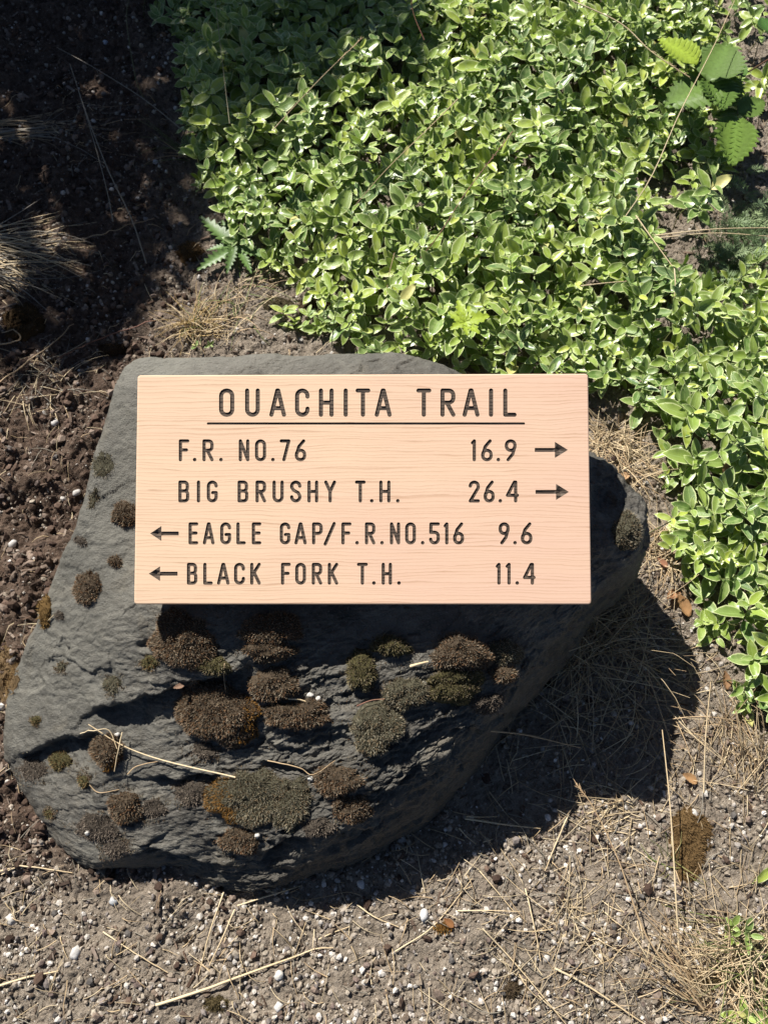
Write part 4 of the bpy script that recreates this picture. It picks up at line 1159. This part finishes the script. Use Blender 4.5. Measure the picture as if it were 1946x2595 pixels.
# loose bits of straw on the soil
A_ = Acc(); n_ = 0
while n_ < 1300:
    px, py = rng.uniform(-60, 2000), rng.uniform(200, 2640)
    wgt = .25 + .55 * float(sstep(1000, 1500, np.array(px)) * sstep(1400, 1700, np.array(py))) + .2 * (py > 2150)
    if rng.random() > wgt: continue
    if inpoly(VP, np.array([px]), np.array([py]))[0]: continue
    p = at(px, py, 0.0)
    if on_rock(p[0], p[1]): continue
    L = rng.uniform(.015, .07) * (1 if px > 900 else .7); a = rng.uniform(0, 6.28); bnd = rng.normal() * .5
    P3 = []
    x, y = p[0], p[1]; hh = rng.uniform(.001, .008)
    for i in range(6):
        P3.append((x, y, float(gz(x, y)) + .002 + hh * math.sin(i / 5 * 3.14))); x += math.cos(a) * L / 5; y += math.sin(a) * L / 5; a += bnd / 5
    c = np.array([PALE[0], TAN[0], GREY[0], PALE[1]][rng.integers(4)]) * rng.uniform(.6, 1.1)
    tube(A_, np.array(P3), rng.uniform(.0004, .0010), .0004, c, c * .8, 3); n_ += 1
tag(link("straw_litter", A_.mesh("straw_litter"), STRAW), kind='stuff')

# ------------------------------------------------------------------ grass tufts
def tuft(px, py, N, L, label, pals=(PALE, TAN), spread=1.0, dirn=None, dspread=.6, rad=.015, lift=.5, th=.0009, green=0, name="dry_grass_tuft"):
    p, _, _ = hit(px, py)
    if px < 0 or True: base = p
    A_ = Acc()
    for k in range(N):
        a = rng.uniform(0, 6.283) if dirn is None else dirn + rng.normal() * dspread
        r0 = rad * math.sqrt(rng.random()); a0 = rng.uniform(0, 6.28)
        b = np.array([base[0] + r0 * math.cos(a0), base[1] + r0 * math.sin(a0), 0]); b[2] = float(gz(b[0], b[1])) - .002
        LL = L * rng.uniform(.45, 1.15); el = rng.uniform(.15, 1.2) * lift * 1.3; P3 = [b]
        curl = rng.normal() * .5
        q = b.copy(); droop = rng.uniform(.3, 1.1)
        for i in range(6):
            e_ = el - droop * i / 5 * 1.2
            q = q + LL / 6 * np.array([math.cos(a) * math.cos(e_), math.sin(a) * math.cos(e_), math.sin(e_)])
            q[2] = max(q[2], float(gz(q[0], q[1])) + .001); P3.append(q.copy()); a += curl / 6
        pl = pals[rng.integers(len(pals))]; f_ = rng.uniform(.6, 1.15)
        c0, c1 = np.array(pl[0]) * f_, np.array(pl[1]) * f_
        if rng.random() < green: c0, c1 = np.array((.10, .16, .03)) * f_, np.array((.20, .22, .07)) * f_
        tube(A_, np.array(P3), th * rng.uniform(.7, 1.3), th * .35, c0, c1, 3)
    me = A_.mesh(name, True, origin=base)
    o = link(name, me, STRAW); o.location = base
    tag(o, label, "grass tuft", "dry grass tufts")
GG = (GREY, TAN)
tuft(-75, 655, 170, .22, "pale dry grass tuft fanning in from the left edge in half shade", (PALE, GREY), dirn=-.12, dspread=.26, rad=.045, lift=.28, th=.0013)
tuft(-40, 335, 45, .32, "bundle of long grey grass blades lying level across the upper left shade", GG, dirn=.03, dspread=.09, rad=.03, lift=.18, th=.0011)
tuft(490, 395, 22, .12, "thin greenish grass beside the shaded left edge of the leaves", GG, dirn=2.4, dspread=.5, rad=.01, lift=.6, green=.5)
tuft(505, 828, 130, .075, "golden dry grass tuft just above the rock's upper left", (PALE, ((.46, .33, .14), (.38, .26, .11))), rad=.026, lift=.8, green=.10)
tuft(590, 800, 60, .085, "sparse dry grass right of the golden tuft above the rock", (PALE, TAN), rad=.04, lift=.5, green=.2)
tuft(640, 720, 34, .12, "long loose dry blades under the toothed green weed", (PALE, TAN), dirn=.4, dspread=.5, rad=.03, lift=.35, green=.3)
tuft(1545, 1120, 130, .085, "bright straw tuft behind the rock right of the sign", (PALE, PALE, TAN), rad=.03, lift=.6)
tuft(1600, 1190, 70, .08, "dry grass between the rock's right shoulder and the leaves", (PALE, TAN), rad=.03, lift=.6)
tuft(1680, 1400, 110, .09, "dry straw tuft at the rock's right tip under the leaves", (PALE, TAN), rad=.035, lift=.5)
tuft(1560, 1520, 130, .13, "shaded straw tuft under the sign's lower right corner", (PALE, TAN), rad=.05, lift=.8)
tuft(1470, 1640, 150, .15, "tall shaded grass tuft beside the rock's right flank", (PALE, TAN), rad=.05, lift=.9, dirn=None)
tuft(1440, 1830, 60, .11, "low straw in the middle of the rock's shadow", (PALE, TAN), rad=.05, lift=.4)
tuft(1640, 1750, 50, .13, "loose straw at the right rim of the rock's shadow", (PALE, TAN), rad=.05, lift=.5)
tuft(1590, 2060, 45, .08, "flattened straw along the lower edge of the shadow", (PALE,), dirn=3.0, dspread=.4, rad=.03, lift=.2)
tuft(1850, 1900, 55, .10, "thin upright straws on bright soil at the right", (PALE, TAN), dirn=1.6, dspread=.5, rad=.05, lift=.8)
tuft(1900, 1980, 40, .10, "sparse straws at the right edge beneath the leaves", (PALE, TAN), dirn=1.6, dspread=.6, rad=.04, lift=.8)
tuft(1790, 2540, 60, .14, "reddish straw clump at the lower right corner leaning left", (PALE, TAN), dirn=2.2, dspread=.35, rad=.02, lift=.5)
tuft(1900, 2470, 160, .12, "dense pale straw clump at the lower right corner", (PALE, PALE, TAN), rad=.05, lift=.6, green=.12)
tuft(1940, 2380, 80, .13, "green tinged straw clump at the right edge near the bottom", (PALE, ((.20, .18, .08), (.3, .26, .13))), dirn=3.5, dspread=.5, rad=.03, lift=.5, green=.3)
tuft(1690, 2190, 14, .06, "few thin green blades beside the tan soil moss", (((.16, .17, .05), (.3, .26, .1)),), rad=.015, lift=.8, green=.5)
tuft(100, 960, 60, .08, "tangle of fine pale rootlets at the left above the mulch", (PALE, GREY), rad=.06, lift=.25, th=.0008)
tuft(1480, 2290, 40, .09, "loose crossing straws on the soil at the lower right of centre", (PALE,), rad=.07, lift=.25, th=.0008)

# ------------------------------------------------------------------ periwinkle
def leaf_variant(seed, hue=None, cream=0.0):
    r = np.random.default_rng(seed)
    nl, fold, curl = 5, r.uniform(.2, .5), r.uniform(-.25, .55)
    wd = r.uniform(.36, .52); tw = r.normal() * .12
    ts = np.linspace(0, 1, nl + 1)
    prof = (np.sin(np.pi * ts ** .85) ** .78) * .5 * wd
    prof[0] = .012; prof[-1] = .002
    us = np.array([-1, -.55, 0, .55, 1])
    V = []; C = []
    hue = r.uniform(.15, .95) if hue is None else hue
    for i, t in enumerate(ts):
        b = curl * (t ** 2) * .35
        for u in us:
            x = u * prof[i]; z = abs(u) * prof[i] * fold - b + .02 * math.sin(t * 9 + u * 2)
            V.append((x * math.cos(tw * t), t - .15 * b, z + x * math.sin(tw * t)))
            C.append(((1 - abs(u)), hue, cream))
    V = np.array(V); C = np.array(C)
    C[:5, 0] *= .6; C[-5:, 0] = .02
    F = []
    for i in range(nl):
        for j in range(4):
            a = i * 5 + j
            F += [(a, a + 1, a + 6), (a, a + 6, a + 5)]
    return V, np.array(F), C
LV = [leaf_variant(k, hue=h_) for k, h_ in enumerate(np.r_[np.linspace(.12, .92, 15), .98, .99])] + [leaf_variant(90, .9, .85), leaf_variant(91, .9, 1.0)]
NV = len(LV)
LVM = [mesh("leaf", V, F, True, C) for V, F, C in LV]
for me in LVM: me.materials.append(LEAF)
def sprig_leaves(tip, up, size, pairs, hue):
    """leaves of one shoot: pairs set crosswise along a short stem below the tip; returns (variant, 3x4 matrix, rank)"""
    out = []
    up = up / np.linalg.norm(up)
    t, b, nrm = frame(up, rng.normal(size=3))
    pos = np.array(tip, float)
    a0 = rng.uniform(0, 3.14)
    for k in range(pairs):
        a = a0 + k * math.pi / 2 + rng.normal() * .15
        sz = size * (.55 + .25 * k if k < 2 else 1.0) * rng.uniform(.8, 1.15)
        op = (.62, .34, .12, -.05)[min(k, 3)]                   # young leaves stand up, older ones lie flat
        for sgn in (0, math.pi):
            aa = a + sgn + rng.normal() * .12; oo = op + rng.normal() * .18
            d = (t * math.cos(aa) + b * math.sin(aa)) * math.cos(oo) + nrm * math.sin(oo)
            z = nrm * math.cos(oo) - (t * math.cos(aa) + b * math.sin(aa)) * math.sin(oo)
            x = np.cross(d, z)
            v = int(np.clip(hue + rng.normal() * 2.0, 0, 14))
            if k == 0 and rng.random() < .10: v = rng.integers(15, 17)
            if rng.random() < .008: v = rng.integers(17, NV)
            M = np.column_stack([x * sz, d * sz, z * sz, pos])
            out.append((v, M, k))
        pos = pos - nrm * size * rng.uniform(.16, .26)
    return out, pos
canz = lambda p: .055 + .030 * noise(p, 3.0, 40.0) + .040 * noise(p, 11.0, 41.0)
def polydist(x, y):
    q = np.vstack([VP, VP[:1]]); best = np.full(x.shape, 1e9)
    for a, b in zip(q[:-1], q[1:]):
        ab = b - a; t = np.clip(((x - a[0]) * ab[0] + (y - a[1]) * ab[1]) / (ab @ ab), 0, 1)
        best = np.minimum(best, np.hypot(x - a[0] - t * ab[0], y - a[1] - t * ab[1]))
    return best
patch_p = at(1250, 500, 0.0)
patch = thing("periwinkle_patch", "dense bed of green and cream variegated periwinkle leaves behind and right of the rock", "ground cover", patch_p)
allv, stems = [], []
NSP = 8500
xs_ = rng.uniform(-1.05, 1.25, NSP * 3); ys_ = rng.uniform(.12, 1.95, NSP * 3)
cnt = 0; taken = {}
for x, y in zip(xs_, ys_):
    pp = np.array([[x, y, .05]]); qx_, qy_ = proj(pp)
    if not (qx_[0] > -100 and (inpoly(VP, qx_, qy_)[0] or (qx_[0] > 1600 and qy_[0] < 700 and polydist(qx_, qy_)[0] < 110 and rng.random() < .16))): continue
    key = (int(x / .0268), int(y / .0268))
    c_ = taken.get(key, 0)
    if c_ >= 1: continue
    if on_rock(x, y): continue
    ds = polydist(qx_, qy_)[0]
    edge = min(ds / 110, 1)
    nz = noise(np.array([[x, y, 0]]), 7.0, 12.0)[0]
    if edge < .9 and rng.random() > .45 + .6 * edge + .5 * nz: continue
    # bare gap in the bed on the right
    if ((qx_[0] - 1690) / 95) ** 2 + ((qy_[0] - 500) / 90) ** 2 < 1 and rng.random() < .8: continue
    taken[key] = c_ + 1
    h = max(float(canz(np.array([[x, y, 0]]))[0]), .02) * (.35 + .65 * edge) + rng.normal() * .020 + .018
    z = float(gz(x, y)) + max(h, .012)
    up = np.array([rng.normal() * .28 + .03, rng.normal() * .28 - .15, 1.0])
    size = rng.uniform(.038, .055) * (.82 + .18 * edge)
    hue = 7.0 + 5.0 * noise(np.array([[x, y, 0]]), 5, 70.0)[0] + rng.normal() * 2.2
    lv, end = sprig_leaves((x, y, z), up, size, rng.integers(2, 5), hue)
    allv += lv
    foot = np.array([x + rng.normal() * .02, y + rng.normal() * .02, float(gz(x, y)) - .002])
    stems.append(((x, y, z), end, foot)); cnt += 1
# the 300 leaves that show largest become parts of their own
sc_ = []
for i, (v, M, k) in enumerate(allv):
    mid = M[:, 3] + M[:, 1] * .5
    a, b = proj(mid[None]); ln = np.linalg.norm(M[:, 1])
    vis = 30 < a[0] < 1916 and 20 < b[0] < 2560 and k <= 2
    d = CAM - mid; d /= np.linalg.norm(d)
    sc_.append(-1 if not vis else ln ** 2 / np.linalg.norm(mid - CAM) ** 2 * abs(M[:, 2] @ d) / ln * (1.15 if k <= 1 else .8) * (1 + 4 * (mid[2] - float(gz(mid[0], mid[1])))))
order = np.argsort(-np.array(sc_)); big = set(order[:300].tolist())
fol = Acc()
for i, (v, M, k) in enumerate(allv):
    if i in big:
        o = bpy.data.objects.new("leaf", LVM[v]); COL.objects.link(o)
        o.parent = patch; mm = M.copy(); mm[:, 3] -= patch_p
        o.matrix_local = Matrix([list(mm[0]), list(mm[1]), list(mm[2]), [0, 0, 0, 1]])
    else:
        V, F, C = LV[v]
        fol.add(V @ M[:, :3].T + M[:, 3] - patch_p, F, C)
tag(link("foliage", fol.mesh("foliage"), LEAF, patch), kind='stuff')
st = Acc()
for tip, end, foot in stems:
    tube(st, catmull([tip, end, (end + foot) / 2 + rng.normal(size=3) * .006, foot], 5) - patch_p, .0009, .0013, (.14, .19, .05), (.12, .10, .05), 3)
tag(link("stems", st.mesh("stems"), WEED, patch), kind='stuff')
print("sprigs", cnt, "leaves", len(allv))

def lone_sprig(px, py, size, pairs, label, n=1, z=.02):
    p, _, _ = hit(px, py); t_ = thing("periwinkle_sprig", label, "plant", p, "lone periwinkle sprigs")
    for q in range(n):
        off = np.array([rng.normal(), rng.normal(), 0]) * .014 * (n > 1)
        lv, end = sprig_leaves(off + np.array([0, 0, z * rng.uniform(.7, 1.3)]), np.array([rng.normal() * .3, rng.normal() * .3, 1]), size, pairs, 8 + rng.normal() * 2)
        for v, M, k in lv:
            o = bpy.data.objects.new("leaf", LVM[v]); COL.objects.link(o); o.parent = t_
            o.matrix_local = Matrix([list(M[0]), list(M[1]), list(M[2]), [0, 0, 0, 1]])
        A_ = Acc(); tube(A_, np.array([off + [0, 0, z], (end + off) / 2, off * .4 + [0, 0, -.004]]), .0009, .0012, (.14, .19, .05), (.12, .10, .05), 4)
        link("stem", A_.mesh("stem"), WEED, t_)
for a in ((735, 805, .030, 3, "small pale leafy sprig standing alone on soil above the rock's back edge", 3), (835, 835, .028, 3, "tangled small sprig right at the rock's back edge under the leaf bed", 5),
          (500, 887, .014, 2, "tiny two leaved sprout at the rock's upper left edge", 1), (538, 888, .014, 2, "tiny sprout right of another at the rock's upper left edge", 1),
          (1945, 2205, .045, 2, "bright green leaves at the right edge below the bright soil", 1), (1845, 2345, .028, 2, "small green sprig left of the straw clump at the lower right", 2),
          (1885, 2368, .030, 2, "sprig right of the small one beside the lower right straw", 1), (1868, 2568, .036, 3, "leafy sprig at the bottom edge near the right corner", 2), (1925, 2560, .036, 3, "leafy sprig in the bottom right corner", 2),
          (1790, 480, .032, 3, "three leaved sprig alone in the shaded gap at the right", 1), (1735, 520, .030, 3, "upright sprig left of the three leaved one in the gap", 2),
          (1770, 1590, .036, 2, "stray sprig with few leaves under the right leaf bed", 1), (1900, 1650, .034, 3, "stray sprig by the right edge under the leaf bed", 2), (1735, 1480, .040, 2, "single bright two leaved shoot below the leaf bed on dry litter", 1)):
    lone_sprig(*a)

# ------------------------------------------------------------------ bramble, weed, seedling, feathery weed
def toothed(Lr, Wr, teeth, cup, col, jag=.12, droop=.15, lob=0):
    """toothed leaf along +y, length Lr"""
    n = teeth * 2; V = [(0, 0, 0)]; C = [col]
    rows = []
    ts = np.linspace(0.02, 1, n + 1)
    V = []; C = []
    for i, t in enumerate(ts):
        w_ = math.sin(math.pi * min(t ** .75, 1)) ** .8 * Wr / 2 if t < 1 else .0
        if lob: w_ *= 1 + lob * math.sin(t * 3.14 * 3)
        w_ *= (1 + jag) if i % 2 else (1 - jag)
        w_ = max(w_, .0004)
        for u in (-1, -.5, 0, .5, 1):
            crease = .11 * Wr * (1 if i % 2 else -1) * (1 - abs(u)) * (abs(u) > .1)
            V.append((u * w_, t * Lr + (.04 * Lr * abs(u) if i % 2 else 0), abs(u) * w_ * cup - droop * Lr * t * t + crease))
            C.append(np.array(col) * (1.25 if u == 0 else 1.0))
    F = []
    for i in range(n):
        for j in range(4):
            a = i * 5 + j; F += [(a, a + 1, a + 6), (a, a + 6, a + 5)]
    return np.array(V), np.array(F), np.array(C)
def put_leaf(parent, V, F, C, pos, yaw, pitch, roll=0, name="leaf", mat=WEED):
    o = link(name, mesh(name, V, F, True, C), mat, parent)
    o.location = pos; o.rotation_euler = (pitch, roll, yaw)
    return o
bp = at(1946, 150, .10); bp = np.array([bp[0] + .08, bp[1] + .02, float(gz(bp[0], bp[1]))])
br = thing("bramble_shoot", "bramble shoot with broad toothed green leaves and a red stem at the upper right", "plant", bp)
def brz(px, py, z): return at(px, py, z) - bp
for (px, py), (tx, ty), z, wr, col in (((1770, 160), (1684, 95), .15, .62, (.34, .46, .05)), ((1800, 205), (1840, 120), .14, .8, (.15, .25, .055)), ((1830, 205), (1705, 250), .125, .62, (.17, .28, .06)),
                                       ((1810, 190), (1835, 258), .13, .85, (.17, .29, .06)), ((1830, 190), (1862, 250), .12, .7, (.19, .30, .06)), ((1870, 285), (1935, 250), .10, .6, (.17, .28, .06)), ((1875, 285), (1822, 288), .09, .55, (.15, .26, .05)),
                                       ((1868, 292), (1862, 392), .10, .62, (.19, .31, .055)), ((1950, 80), (1935, 40), .12, .7, (.08, .18, .04)), ((1885, 195), (1872, 150), .12, .4, (.12, .24, .05))):
    a = brz(px, py, z); b = brz(tx, ty, z + .003); d = b - a; L = np.linalg.norm(d)
    L *= 1.12; V, F, C = toothed(L, L * wr * 1.15, 10, .12, np.array(col) * .82, .10, .12)
    put_leaf(br, V, F, C, a, math.atan2(-d[0], d[1]), rng.uniform(-.05, .15), rng.uniform(-.2, .2))
A_ = Acc()
tube(A_, catmull([brz(1990, 120, .10), brz(1946, 150, .11), brz(1880, 187, .12), brz(1800, 195, .135)], 8), .0022, .0012, (.16, .03, .03), (.12, .14, .05), 6)
link("stem", A_.mesh("stem"), WEED, br)
A_ = Acc()
tube(A_, catmull([brz(1880, 190, .12), brz(1868, 240, .11), brz(1870, 290, .10)], 6), .0013, .0010, (.14, .16, .05), (.14, .16, .05), 5)
link("stem", A_.mesh("stem"), WEED, br)
wp = hit(595, 622)[0]
wd_ = thing("toothed_weed", "flat rosette of narrow toothed green leaves left of the leaf bed", "plant", wp)
for tx, ty in ((506, 545), (562, 556), (523, 632), (500, 682), (637, 690), (690, 655), (612, 560), (575, 690), (660, 640)):
    z0 = .012
    a = at(597 + rng.normal() * 4, 625 + rng.normal() * 4, wp[2] + z0) - wp; b = at(tx, ty, wp[2] + .012) - wp; d = b - a; L = np.linalg.norm(d)
    V, F, C = toothed(L, L * .26, 8, .25, np.array((.13, .225, .06)) * rng.uniform(.8, 1.15), .30, .16)
    put_leaf(wd_, V, F, C, a, math.atan2(-d[0], d[1]), .12, rng.normal() * .15)
sp_ = at(1178, 822, .09); sp_[2] = float(gz(sp_[0], sp_[1]))
sd_ = thing("maple_seedling", "vivid yellow green seedling with pointed leaves at the front of the leaf bed", "plant", sp_)
for tx, ty, w_ in ((1240, 800, .55), (1190, 775, .5), (1135, 790, .55), (1140, 835, .5), (1185, 850, .5), (1215, 845, .45), (1160, 760, .4)):
    a = at(1178, 815, .13) - sp_; b = at(tx, ty, .13) - sp_; d = b - a; L = np.linalg.norm(d)
    V, F, C = toothed(L, L * w_, 4, .2, np.array((.36, .48, .045)) * rng.uniform(.8, 1.1), .22, .15)
    put_leaf(sd_, V, F, C, a, math.atan2(-d[0], d[1]), .15)
A_ = Acc(); tube(A_, np.array([at(1178, 815, .13) - sp_, [0, 0, .05], [0, 0, -.005]]), .001, .0013, (.3, .12, .05), (.25, .12, .05), 5)
link("stem", A_.mesh("stem"), WEED, sd_)
fp = hit(1880, 650)[0]
fe = thing("feathery_weed", "grey green feathery weed clump at the right edge behind the leaf bed", "plant", fp)
fm = []
for k in range(4):
    A_ = Acc(); c = np.array([(.19, .27, .12), (.23, .32, .15), (.14, .21, .10), (.27, .35, .17)][k])
    for i in range(14):
        t = i / 14
        for s_ in (-1, 1):
            Lq = .22 * math.sin(3.14 * min(t + .15, 1)) + .03
            for q in range(2):
                b = np.array([0, t, -.2 * t * t]); e = b + np.array([s_ * Lq * (1 - .3 * q), .10 + .08 * q, rng.normal() * .05 + .05])
                s0 = np.array([.0, .022, 0]); m_ = (b + e) / 2
                A_.add([b, m_ - s0, e, m_ + s0], [(0, 1, 2), (0, 2, 3)], c * rng.uniform(.8, 1.3))
    me = A_.mesh("frond", False); me.materials.append(WEED); fm.append(me)
for k in range(120):
    o = bpy.data.objects.new("frond", fm[k % 4]); COL.objects.link(o); o.parent = fe
    q = at(1880 + rng.normal() * 55, 640 + rng.normal() * 60, .0) - fp
    q[2] = rng.uniform(.0, .03); s_ = rng.uniform(.03, .06)
    o.location = q; o.rotation_euler = (rng.uniform(-.1, .8), rng.normal() * .3, rng.uniform(0, 6.28)); o.scale = (s_, s_, s_)

# dead leaves
for px, py, L, yaw, col, lab in (
        (1745, 1565, .040, .6, (.42, .24, .11), "curled orange brown dead leaf on dry litter under the leaf bed"),
        (1765, 1985, .026, 1.2, (.44, .26, .12), "small tan dead leaf on the soil right of the shadow's edge"),
        (1720, 1500, .030, 2.2, (.34, .18, .09), "dark folded dead leaf above the orange brown one"),
        (915, 868, .024, .9, (.40, .27, .17), "pinkish tan dead leaf at the rock's back edge"),
        (1590, 1200, .026, 2.5, (.44, .28, .15), "tan dead leaf between the rock's right shoulder and the leaves"),
        (1840, 1750, .028, .2, (.36, .21, .11), "brown dead leaf beneath the leaves at the right"),
        (1800, 1285, .040, .2, (.36, .20, .08), "brown withered leaf showing among the green leaves right of the sign"),
        (1690, 1440, .022, 1.0, (.40, .20, .12), "small reddish dead leaf right of the straw at the rock's tip"),
        (1150, 2350, .018, 1.0, (.32, .15, .06), "small rusty dead leaf right of the largest white pebble"),
        (478, 1745, .014, 2.0, (.24, .15, .10), "tiny brown dead leaf on top of the largest moss cushion")):
    p, nn, onr = hit(px, py)
    V, F, C = toothed(L, L * .55, 5, .55, col, .06, -.25)
    o = link("dead_leaf", mesh("dead_leaf", V, F, True, C), DEADLEAF)
    lift = .075 if "among the green" in lab else (.024 if "cushion" in lab else .004)
    o.location = p + np.array([0, 0, lift]); o.rotation_euler = (.1, .25, yaw)
    tag(o, lab, "dead leaf", "fallen leaves")

# ------------------------------------------------------------------ the tree that shades the upper left, outside the picture
bx_ = np.array([at(a, b, h_) - np.array([-.55, .8, 0]) * h_ for a, b, h_ in ((1250, -60, .12), (1060, 0, .12), (870, 60, .12), (770, 130, .12), (680, 230, .1), (600, 330, .08), (520, 450, .04), (475, 620, 0), (430, 780, 0), (330, 850, 0), (120, 925, 0), (0, 945, 0))])
yb = bx_[::-1, 1]; xb = bx_[::-1, 0]
root = np.array([-2.55, 3.55, 0.0])
tree = thing("shade_tree", "small leafy tree beyond the upper left of the picture that shades the soil", "tree", root)
bark = attr_mat("tree_bark", .9, .15, 60, .6, .004)
A_ = Acc()
tube(A_, catmull([(0, 0, -.1), (.05, -.05, .7), (.1, -.05, 1.3), (.2, -.1, 1.9), (.3, -.2, 2.6)], 12), .10, .03, (.12, .10, .08), (.14, .12, .09), 10)
link("trunk", A_.mesh("trunk"), bark, tree)
crown = Acc(); NLF = 34000
gy_ = rng.uniform(yb[0] - .02, 3.6, NLF); gx_ = rng.uniform(-3.0, .1, NLF)
lim = np.interp(gy_, yb, xb, right=xb[-1] + .1)
lim = lim + .05 * noise(np.c_[gx_ * 0, gy_, gx_ * 0], 9)
lowy = np.interp(gx_, [-3, -.6, 0], [yb[0], yb[0], yb[0]])
dd = np.minimum(lim - gx_, (gy_ - lowy) * 1.2)
keep = (dd > 0) & (rng.random(NLF) < .5 + .5 * sstep(0, .15, dd))
hole = noise(np.c_[gx_, gy_, gx_ * 0], 9, 3.3)
keep &= ~((dd < .30) & (hole > .40))
for hx, hy, hr, hp in ((50, 660, .13, .8), (0, 330, .10, .45), (260, 340, .05, .5), (330, 600, .06, .7), (60, 830, .08, .7), (360, 740, .05, .8), (180, 470, .06, .5), (560, 240, .05, .6), (640, 130, .05, .5)):
    hpz = at(hx, hy, 0.0)
    keep &= ~((np.hypot(gx_ - hpz[0], gy_ - hpz[1]) < hr) & (rng.random(NLF) < hp))
gx_, gy_ = gx_[keep], gy_[keep]
dist = rng.uniform(1.9, 3.1, len(gx_))
pos = np.c_[gx_, gy_, np.zeros(len(gx_))] + SUN * dist[:, None] - root
k = len(pos)
Rm = rotm(k); Ls = rng.uniform(.06, .10, k)
q4 = np.array([(0, 0, 0), (.3, .5, .06), (0, 1, 0), (-.3, .5, .06)])
V = np.einsum('kij,vj->kvi', Rm, q4) * Ls[:, None, None] + pos[:, None]
F = np.array([(0, 1, 2), (0, 2, 3)])[None] + (np.arange(k) * 4)[:, None, None]
crown.add(V.reshape(-1, 3), F.reshape(-1, 3), np.repeat(np.array((.07, .13, .035)) * rng.uniform(.7, 1.3, (k, 1)), 4, 0))
tag(link("crown", crown.mesh("crown", False), WEED, tree), kind='stuff')
lim_a = Acc()
for i in rng.choice(k, 26, replace=False):
    s0 = np.array([.1, -.05, rng.uniform(1.0, 2.2)]); e_ = pos[i]
    tube(lim_a, catmull([s0, (s0 + e_) / 2 + np.array([0, 0, .1]), e_], 6), .018, .004, (.12, .10, .08), (.14, .12, .09), 5)
link("limbs", lim_a.mesh("limbs"), bark, tree)
print("objects", len(bpy.data.objects), "tris", sum(len(m_.loop_triangles) or sum(len(p.vertices) - 2 for p in m_.polygons) if len(m_.polygons) < 1000 else len(m_.polygons) * (2 if len(m_.polygons[0].vertices) == 4 else 1) for m_ in bpy.data.meshes))
